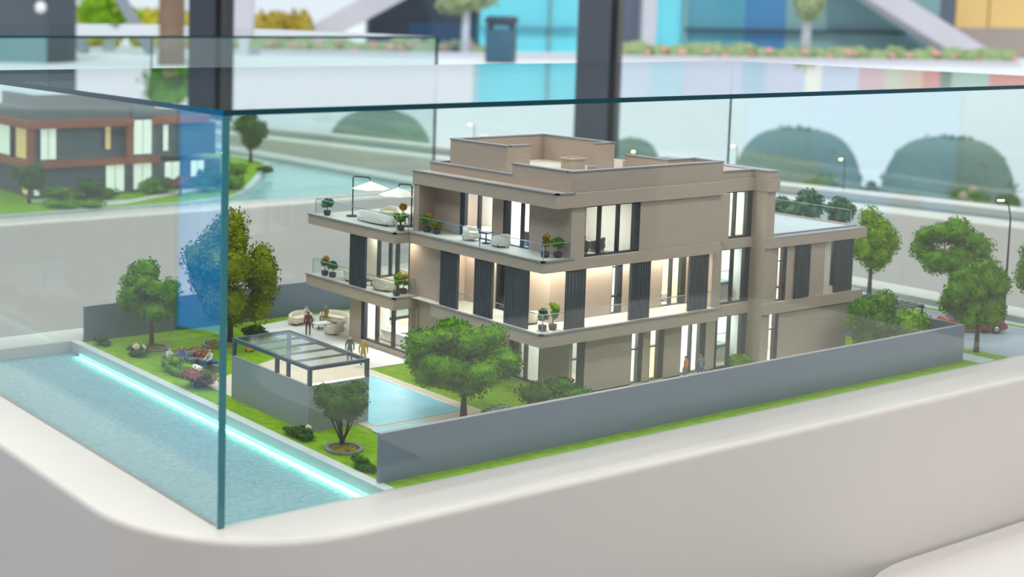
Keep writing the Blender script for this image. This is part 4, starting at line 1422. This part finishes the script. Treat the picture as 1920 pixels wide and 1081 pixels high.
M_ORB = mat('orange_band', (178, 96, 58), 0.6, var=0.05, scale=20)
M_SLATE = mat('slate_cladding', (86, 100, 110), 0.6, var=0.06, scale=20)
M_SLATEL = mat('slate_parapet', (110, 124, 130), 0.6, var=0.04, scale=20)
M_LITW = mat('lit_window', (236, 240, 228), 0.5, emit=0.75)
M_LITA = mat('lit_amber', (240, 206, 140), 0.5, emit=0.6)
hA = thing('model_house', 'slate-grey model house with orange floor bands across the aisle', 'model house', (36, 104, 0.075))


def hpart(n, m, *b):
    mb = MB()
    for q in b:
        mb.box(*q)
    return mb.build(n, m, hA)


hpart('wall', M_SLATE, (0.5, 14, 0.6, 18, 0, 3.6))
hpart('wall', M_SLATE, (16.5, 27, 0.8, 18, 0, 3.6))
hpart('wall', M_SLATE, (0.8, 9.5, 0.7, 18, 4.3, 8.4))
hpart('wall', M_SLATE, (9.5, 13.8, 1.6, 18, 4.3, 8.4))
hpart('wall', M_SLATE, (15.9, 26, 0.6, 18, 4.3, 8.4))
hpart('floor_band', M_ORB, (-0.3, 17.6, 0, 18.5, 3.6, 4.4))
hpart('roof_band', M_ORB, (-0.6, 13.8, -0.2, 18.5, 8.4, 9.3))
hpart('roof_band', M_ORB, (16.6, 24.6, -0.2, 18.5, 8.5, 9.4))
hpart('orange_post', M_ORB, (-0.3, 0.5, 0, 0.6, 4.4, 8.4))
hpart('orange_post', M_ORB, (13.0, 13.8, 0.1, 1.0, 4.4, 8.4))
hpart('stair_tower', M_SLATEL, (13.8, 17.0, 0.4, 12, 9.3, 11.4), (13.8, 14.0, 0.4, 12, 0, 9.3), (16.8, 17.0, 0.4, 12, 0, 9.3), (13.8, 17, 6, 12, 0, 9.3), (13.8, 17, 0.5, 1, 3.7, 4.5))
hpart('parapet', M_SLATEL, (0.4, 13.6, 0.6, 1.0, 9.3, 10.8), (0.4, 0.8, 1.0, 18, 9.3, 10.8), (3, 13, 6, 6.4, 9.3, 12), (3, 3.4, 6.4, 16, 9.3, 12), (17, 24, 0.6, 1, 9.4, 10.3))
for (x0, x1, z0, z1, y, m) in ((1.5, 3.6, 4.6, 8.3, 0.55, M_LITW), (10.6, 11.4, 5.4, 8.2, 1.5, M_LITA), (14.1, 16.7, 4.7, 9.0, 0.6, M_LITW), (14.1, 16.7, 0.3, 3.5, 0.6, M_LITW),
                               (10.2, 12.8, 0.2, 3.5, 0.5, M_LITW), (18.2, 19.0, 5.0, 8.3, 0.5, M_LITW), (18.6, 20.8, 0.3, 3.5, 0.7, M_LITW), (22.4, 24.4, 1.5, 3.5, 0.7, M_LITW), (0.6, 1.4, 0.3, 3.2, 0.5, M_LITW)):
    o = MB().box(x0 - 0.12, x1 + 0.12, y, y + 0.12, z0 - 0.1, z1 + 0.1).build('window', M_FRAME, hA)
    k = max(1, round((x1 - x0) / 1.2))
    for i in range(k):
        a = x0 + (x1 - x0) * i / k
        MB().box(a + 0.05, a + (x1 - x0) / k - 0.05, y - 0.04, y, z0, z1).build('pane', m, o)
for (y0, y1, z0, z1) in ((1.5, 5, 4.6, 8.3), (7, 11, 4.6, 8.3), (1.2, 3, 0.3, 3.4)):
    o = MB().box(0.3, 0.5 if z0 < 2 else 0.8, y0 - 0.12, y1 + 0.12, z0 - 0.1, z1 + 0.1).build('window', M_FRAME, hA)
    MB().box(0.26, 0.3, y0, y1, z0, z1).build('pane', M_LITA if y0 < 2 else M_LITW, o)

tree('dark round model tree in front of the orange-banded house corner', (34.5, 101.0, 0), 5.0, 2.0, 1.7, M_LEAFD, 70, 10, 1200, 0.35, 0.2, group='trees of the far model')
tree('tall dark model tree at the curved lawn beyond the glass corner', (*[float(v) for v in on_ground(470, 305)[:2]], 0), 8.6, 2.6, 3.4, M_LEAFD, 71, 12, 1500, 0.4, 0.25, group='trees of the far model')
tree('orange-leaved little tree at the lawn edge of the far model', (*[float(v) for v in on_ground(338, 366)[:2]], 0), 2.6, 1.2, 0.9, M_RUST, 72, 8, 600, 0.3, 0.12, group='trees of the far model')
for i, (px, py, rx, rz, lab) in enumerate(((95, 372, 2.6, 1.0, 'dark shrub by the path of the far model'), (140, 365, 3.0, 1.3, 'wide dark shrub under the slate wall of the far model'), (230, 350, 1.6, 1.1, 'rounded shrub before the far stair windows'), (252, 348, 1.5, 1.1, 'second rounded shrub before the far stair windows'),
                                           (140, 387, 3.4, 0.5, 'low planted strip at the lawn edge of the far model'), (330, 345, 2.2, 1.6, 'leafy shrub by the stepped window of the far model'), (380, 340, 2.4, 1.8, 'dark bush at the end of the far model house'), (497, 325, 1.2, 0.6, 'small round shrub on the curved lawn'))):
    g = on_ground(px, py)
    shrub(lab, (float(g[0]), min(float(g[1]), 103.4 - rx) if i < 7 else float(g[1]), 0.05), rx, rz, M_LEAFD if i % 2 else M_LEAF, 80 + i, 7, 500, 0.4, group='shrubs of the far model')
MB_ = MB().prism([(40, 95.2), (44, 95.2), (58, 102), (60, 103.6), (57, 103.6), (46, 98), (43, 100), (36, 103), (34, 102)], 0.06, 0.12)
MB_.build('path', M_PAVE, ba)
g = on_ground(456, 345)
person('tiny figure in red on the curved lawn of the far model', (float(g[0]), float(g[1]), 0.06), rad(40), cloth('red_shirt', (190, 60, 60)), BLU)
g = on_ground(452, 335)
street_lamp('glowing lamp post on the curved lawn of the far model', (float(g[0]), float(g[1]) + 3, 0.06), 3.4, rad(10))

# plinth running along the window side, turned a little
M_DKW = mat('deep_water', (70, 112, 124), 0.15, var=0.05, scale=10)
pbm = plinth_body(0, 18, -150, 205, 8.0, (4.2, 13.2, -146, 201), 1.6)
pb = bpy.data.objects.new('display_plinth', pbm)
col.objects.link(pb)
pb.location = W((126, 34, 0))
pb.rotation_euler = (0, 0, rad(9.4))
tag(pb, 'long off-white plinth by the windows with a dark water channel', 'plinth')
tag(MB().box(4.3, 13.1, -145.9, 200.9, -1.5, -0.75).build('water_channel', M_DKW, None, (126, 34, 0), rad(9.4)), 'dark teal water channel of the window-side plinth', 'water', kind='thing')
_n = np.array([math.cos(rad(9.4)), math.sin(rad(9.4))])
for px, py, lab in ((1577, 297, 'warm glowing spot on an added post before the first dome shrub'), (1375, 272, 'faint glowing spot on an added post left of the dome shrubs'), (1188, 283, 'glowing spot on an added post just above the villa roof'), (882, 232, 'lone glowing spot on an added post near the glass edge of the far case')):
    d = RM.T @ np.array([(px - PPX) / FPX, (py - PPY) / FPX, 1.0])
    t_ = (15.4 + _n @ np.array([126, 34]) - _n @ CAM[:2]) / (_n @ d[:2])
    g = CAM + d * t_
    street_lamp(lab, (float(g[0]) + 0.9, float(g[1]), 0.0), float(g[2]), 0.0)  # warm light spots, lamp posts added under them on the rim
# ------------------------------------------------------------------ outdoors, beyond the showroom windows
M_TERR = mat('bright_pavement', (232, 236, 238), 0.8, var=0.02, scale=1)
FL = FLOOR
tag(rslab(MB(), -5000, 6000, -4200, -10.5, FL - 6, FL - 1).build('ground', M_TERR), 'bright pale pavement outside', 'ground', kind='structure')


def og(px, depth):
    """outdoor ground point under a photo column at a given distance"""
    p = at(px, 60, depth)
    return (float(p[0]), float(p[1]), FL - 1)


YAW = math.atan2(E1[1], E1[0])
U = lambda px, d: px * d / FPX          # photo pixels to u at a distance


def dome(label, px, top, wpx, d, seed, m=M_LEAFB):
    g = og(px, d)
    r = U(wpx, d) / 2
    zt = float(at(px, top, d)[2])
    t = thing('dome_shrub', label, 'shrub', g, group='clipped dome shrubs outside')
    h = zt - g[2]
    prof = [(r * math.cos(a) ** 0.6, h * math.sin(a)) for a in [math.pi / 2 * k / 10 for k in range(10)]] + [(0.02, h)]
    mb = MB().lathe(prof, n=28)
    bl = [((r * 0.66 * math.cos(a) * math.cos(b), r * 0.72 * math.sin(a) * math.cos(b), h * 0.62 * math.sin(b) + h * 0.15), (r * 0.32, r * 0.32, h * 0.26)) for a in [k * 0.63 for k in range(10)] for b in (0.15, 0.75, 1.3)]
    leaves(mb, bl, 3200, r * 0.1, seed)
    mb.build('foliage', m, t)
    MB().tube([(0, 0, -1), (0, 0, h * 0.5)], [r * 0.08, r * 0.06], 8).build('stem', M_TRUNK, t)
    return t


M_DOME = leafmat('dome_leaf', (142, 168, 150), (176, 194, 176))
dome('clipped dome shrub outside, the one right of the villa tower', 1508, 243, 235, 500, 1, M_DOME)
dome('clipped dome shrub outside nearest the edge of the view', 1795, 260, 235, 490, 2, M_DOME)
dome('clipped dome shrub outside behind the villa roof', 1195, 262, 110, 540, 3, M_DOME)
dome('clipped dome shrub outside behind the glass case across the aisle', 715, 208, 215, 540, 4, M_DOME)

for i, (px, py, top, w, m, lab, fl) in enumerate(((1565, 372, 322, 95, M_LEAFL, 'pale bush with pink blossoms before the dome shrub', M_PEACH), (1478, 372, 345, 44, M_LEAFL, 'light green tuft behind the tower', None), (1648, 378, 335, 40, M_LEAF, 'pointed green bush between the two dome shrubs', None), (1838, 392, 350, 80, M_LEAFL, 'yellow-green bush with pale flowers by the street lamp', M_PEACH), (1916, 396, 362, 42, M_LEAF, 'green tuft at the edge of the view', None))):
    g = og(px, 455)
    h = float(at(px, top, 455)[2]) - g[2]
    shrub(lab, g, U(w, 455) / 2, h / 2, m, 95 + i, 9, 700, 2.2, fl, 6 if fl else 0, 1.6, group='bushes outside the window')

D1 = 2150


def block(name, label, cat, px0, px1, top, d, thick, m, bottom=None, kind=None):
    """an upright building part: spans photo columns px0..px1 at distance d, stands on the ground unless bottom is given"""
    a, b = og(px0, d), og(px1, d)
    zt = float(at((px0 + px1) / 2, top, d)[2])
    zb = FL - 1 if bottom is None else float(at((px0 + px1) / 2, bottom, d)[2])
    n = Vector((RM[2][0], RM[2][1], 0)).normalized() * thick
    mb = MB().prism([(a[0], a[1]), (b[0], b[1]), (b[0] + n.x, b[1] + n.y), (a[0] + n.x, a[1] + n.y)], zb, zt)
    return mb


M_CY = mat('cyan_glazing', (112, 212, 228), 0.15, var=0.06, scale=0.4, spec=0.6)
M_CY2 = mat('teal_glazing', (84, 150, 172), 0.2, var=0.08, scale=0.4)
M_BL = mat('blue_glazing', (64, 124, 172), 0.2, var=0.08, scale=0.4)
M_TEAL = mat('grey_teal_wall', (120, 156, 160), 0.5, var=0.06, scale=0.4)
M_LIL = mat('lilac_render', (200, 196, 206), 0.7, var=0.04, scale=0.5)
M_GRAYV = mat('slate_render', (92, 100, 118), 0.7, var=0.05, scale=0.5)
M_DKN = mat('dark_entrance', (48, 58, 74), 0.4, var=0.08, scale=0.5)
M_TAN = mat('tan_panel', (222, 186, 120), 0.7, var=0.05, scale=0.4)
M_BRN = mat('brown_wall', (160, 146, 140), 0.7, var=0.06, scale=0.4)
bld = thing('office_building', 'long turquoise-glazed building beyond the bright forecourt', 'building', (0, 0, 0))


def bpart(name, px0, px1, top, m, d=D1, thick=60, bottom=None):
    mb = block(None, None, None, px0, px1, top, d, thick, m, bottom)
    mb.v = [(x, y, z) for x, y, z in mb.v]
    return mb.build(name, m, bld)


bpart('shaded_entrance', 690, 900, -25, M_DKN, D1 + 30)  # shadow of the glass entrance put into the block's dark colour
bpart('glazed_bay', 900, 985, -330, M_CY)
bpart('glazed_bay', 985, 1030, -330, M_CY)
bpart('glazed_bay', 1032, 1090, -330, M_CY)
bpart('mullion', 1029, 1033, -330, M_TEAL, D1 - 6, 20)
bpart('solid_bay', 1092, 1204, -36, M_GRAYV)
bpart('pier', 1204, 1230, -36, M_LIL, D1 - 20)
bpart('glazed_bay', 1230, 1282, -36, M_CY)
bpart('glazed_bay', 1282, 1395, -36, M_CY2)
bpart('glazed_bay', 1395, 1472, -36, M_BL)
bpart('wall_bay', 1472, 1760, -36, M_TEAL)
bpart('pier', 1280, 1288, -36, M_TEAL, D1 - 8, 20)
for a_, b_, nm, c_ in ((1092, 1220, 'pale_blue_panel', (206, 216, 232)), (1220, 1285, 'sky_blue_panel', (186, 216, 228)), (1285, 1395, 'pale_lilac_panel', (206, 210, 228)), (1395, 1440, 'soft_blue_panel', (180, 204, 222)), (1440, 1515, 'pale_lilac_panel', None),
                        (1515, 1545, 'white_pier', (244, 242, 232)), (1545, 1615, 'pale_blue_panel', None), (1615, 1665, 'rose_panel', (214, 188, 190)), (1665, 1700, 'cream_panel', (206, 208, 186)), (1700, 1735, 'sand_panel', (214, 192, 172)), (1735, 1768, 'salmon_panel', (216, 156, 148))):
    bpart('upper_panel', a_, b_, -330, mat(nm, c_ or (200, 200, 210), 0.6, var=0.03, scale=0.4), bottom=-38)
bpart('sill_band', 905, 1083, 50, M_CY2, D1 - 12, 10, 54)
bpart('sill_band', 1285, 1700, 56, M_DKN, D1 - 12, 10, 61)
b2 = thing('tan_building', 'tan panelled building at the far edge of the forecourt', 'building', (0, 0, 0))
for (a, b, t_, m, nm, bo) in ((1790, 1850, -45, M_TAN, 'tan_panel', 52), (1853, 2100, -45, M_TAN, 'tan_panel', 54), (1790, 1860, -330, mat('sage_panel', (176, 204, 190), 0.6, var=0.03, scale=0.4), 'upper_panel', -47), (1860, 2100, -330, MATS['salmon_panel'], 'upper_panel', -47), (1760, 2100, 54, M_BRN, 'base_wall', None), (1700, 1788, -60, M_GRAYV, 'side_wall', None)):
    block(None, None, None, a, b, t_, D1 + 60, 60, m, bo).build(nm, m, b2)


def beam(label, pa_, pb_, d, w):
    a, b = at(*pa_, d), at(*pb_, d)
    t = MB().bar(a, b, w, 30)
    o = t.build('raking_beam', M_LIL)
    return tag(o, label, 'beam', 'raking beams')


beam('pale raking beam left of the dark entrance', (500, 115), (800, -48), D1 - 40, U(58, D1))
beam('pale raking beam before the tan building', (1895, 150), (1580, -48), D1 - 60, U(66, D1))

M_BED = leafmat('bed_leaf', (132, 156, 106), (170, 184, 140))
# planting beds and trees along the far side
for i, (a, b, d, lab, m) in enumerate(((440, 900, 1960, 'flower bed beyond the left forecourt', M_BED), (1165, 1900, 1930, 'flower bed along the turquoise building', M_BED))):
    n = int((b - a) / 16)
    t = thing('flower_bed', lab, 'flower bed', og((a + b) / 2, d), 0)
    g0 = og((a + b) / 2, d)
    mb = MB()
    fl = MB()
    for k in range(n):
        p = og(a + (b - a) * (k + 0.5) / n, d + random.uniform(-25, 25))
        q = (p[0] - g0[0], p[1] - g0[1], 4)
        mb.blob((q[0], q[1], 5 + random.uniform(0, 6)), (14, 14, random.uniform(8, 14)), 2, 0.25)
        if random.random() < 0.6:
            fl.blob((q[0] - 4, q[1] - 12, 6 + random.uniform(0, 8)), (7, 5, 4), 1, 0.3)
    mb.build('foliage', m, t)
    fl.build('blossoms', mat('pink_blossom', (226, 160, 160), 0.8, var=0.1, scale=1), t)


def street_tree(label, px, d, trunk_px, top, cw, base, m, bark, ch=None):
    g = og(px, d)
    t = thing('street_tree', label, 'tree', g, group='trees outside')
    zt = float(at(px, top, d)[2]) - g[2]
    zb = float(at(px, base, d)[2]) - g[2]
    MB().tube([(0, 0, -1), (0, 0, zb), (0, 0, (zb + zt) / 2)], [U(trunk_px, d) / 2 * 1.15, U(trunk_px, d) / 2, U(trunk_px, d) / 3], 8).build('trunk', bark, t)
    rx = U(cw, d) / 2
    bl = crown_blobs((0, 0, (zb + zt) / 2), rx, rx, (zt - zb) / 2, 10, int(px), 0.5)
    foliage(MB(), bl, 900, rx * 0.16, int(px)).build('crown', m, t)
    return t


M_PALEB = mat('pale_bark', (206, 208, 214), 0.8, var=0.05, scale=1)
M_PALM = mat('palm_bark', (140, 112, 92), 0.9, var=0.15, scale=1)
M_SAGE = leafmat('sage_leaf', (150, 164, 120), (180, 190, 150))
street_tree('sage-leaved tree with pale trunk before the blue glazing', 1512, 1990, 16, -70, 100, 38, M_SAGE, M_PALEB)
street_tree('green tree with pale trunk beside the litter bin', 873, 1900, 14, -60, 110, 28, M_SAGE, M_PALEB)
street_tree('brown palm trunk left of the window column', 322, 1500, 48, -170, 170, -60, M_LEAF, M_PALM)
street_tree('bright green bushy tree seen beyond the forecourt', 205, 1880, 20, -20, 110, 68, M_LEAFL, M_PALEB)
YG = leafmat('yellow_hedge', (176, 168, 44), (206, 196, 70))
OG = leafmat('ochre_hedge', (170, 146, 60), (196, 176, 80))
for i, (a, b, top, d, m, lab) in enumerate(((98, 226, 16, 2080, YG, 'yellow-green hedge behind the grey poles'), (240, 362, 20, 2080, YG, 'yellow-green hedge beside the palm trunk'), (480, 585, 24, 2050, OG, 'ochre hedge beside the white post'))):
    p0 = og((a + b) / 2, d)
    t = thing('hedge', lab, 'hedge', p0, YAW, group='hedges outside')
    h = float(at((a + b) / 2, top, d)[2]) - p0[2]
    hw = U(b - a, d) / 2
    bl = [((x * hw, random.uniform(-8, 8), h * 0.5), (hw * 0.3, 20, h * 0.52)) for x in (-0.8, -0.45, -0.1, 0.25, 0.6, 0.85)]
    foliage(MB(), bl, 900, 9, 200 + i, 0.95).build('foliage', m, t)
# poles, post, bin, kiosk
for i, (pa_, pb_, lab) in enumerate((((150, 78), (108, -20), 'grey leaning pole nearer the kiosk'), ((262, 60), (212, -30), 'grey leaning pole nearer the palm'))):
    a, b = at(*pa_, 1800), at(*pb_, 1800)
    a = a + (a - b) * ((FL - 1 - a[2]) / (a[2] - b[2]))
    tag(MB().bar(a, b, U(17, 1800), 12).build('leaning_pole', mat('pole_grey', (140, 146, 156), 0.5, var=0.04, scale=1)), lab, 'pole', 'leaning poles')
g = og(458, 1800)
t = thing('sign_post', 'white upright sign post right of the window column', 'sign', g, YAW)
MB().box(-U(18, 1800), U(18, 1800), -4, 4, float(at(458, 66, 1800)[2]) - g[2], 120).build('sign_board', M_LIL, t)
MB().box(-6, 6, -3, 3, -1, float(at(458, 66, 1800)[2]) - g[2]).build('sign_foot', M_PALEB, t)
g = og(940, 1700)
t = thing('litter_bin', 'dark teal litter bin with rounded black hood', 'bin', g, YAW)
zt = float(at(940, 30, 1700)[2]) - g[2]
MB().rbox(-U(26, 1700), U(26, 1700), -12, 12, 0, zt * 0.72, 2).build('body', mat('bin_teal', (52, 92, 114), 0.5, var=0.05, scale=1), t)
MB().rbox(-U(29, 1700), U(29, 1700), -14, 14, zt * 0.8, zt, 5, 3).build('hood', M_DKN, t)
for sx in (-U(24, 1700), U(18, 1700)):
    MB().box(sx, sx + U(6, 1700), -8, 8, zt * 0.7, zt * 0.82).build('bracket', M_DKN, t)
g = og(45, 1500)
t = thing('kiosk', 'dark slate kiosk with white disc at the edge of the view', 'kiosk', g, YAW)
MB().box(-U(120, 1500), U(50, 1500), 0, 60, -1, 160).build('body', mat('kiosk_slate', (70, 80, 90), 0.6, var=0.08, scale=1), t)
MB().box(-U(120, 1500), U(50, 1500), -2, 0, -1, float(at(45, 58, 1500)[2]) - g[2]).build('teal_base', M_TEAL, t)
d_ = MB().lathe([(U(11, 1500), 0), (U(11, 1500), 3)], n=20)
d_.v = [(x + U(38, 1500), -y * 0 - z, y + float(at(83, 14, 1500)[2]) - g[2]) for x, y, z in d_.v]
d_.build('white_disc', M_WUPH, t)
# clear slot outdoor: low white wall in front of the beds
tag(MB().prism([og(430, 1850)[:2], og(1920, 1820)[:2], og(1920, 1835)[:2], og(430, 1865)[:2]], FL - 1, FL + 6).build('low_kerb_wall', M_LIL), 'low pale kerb wall in front of the flower beds', 'kerb')
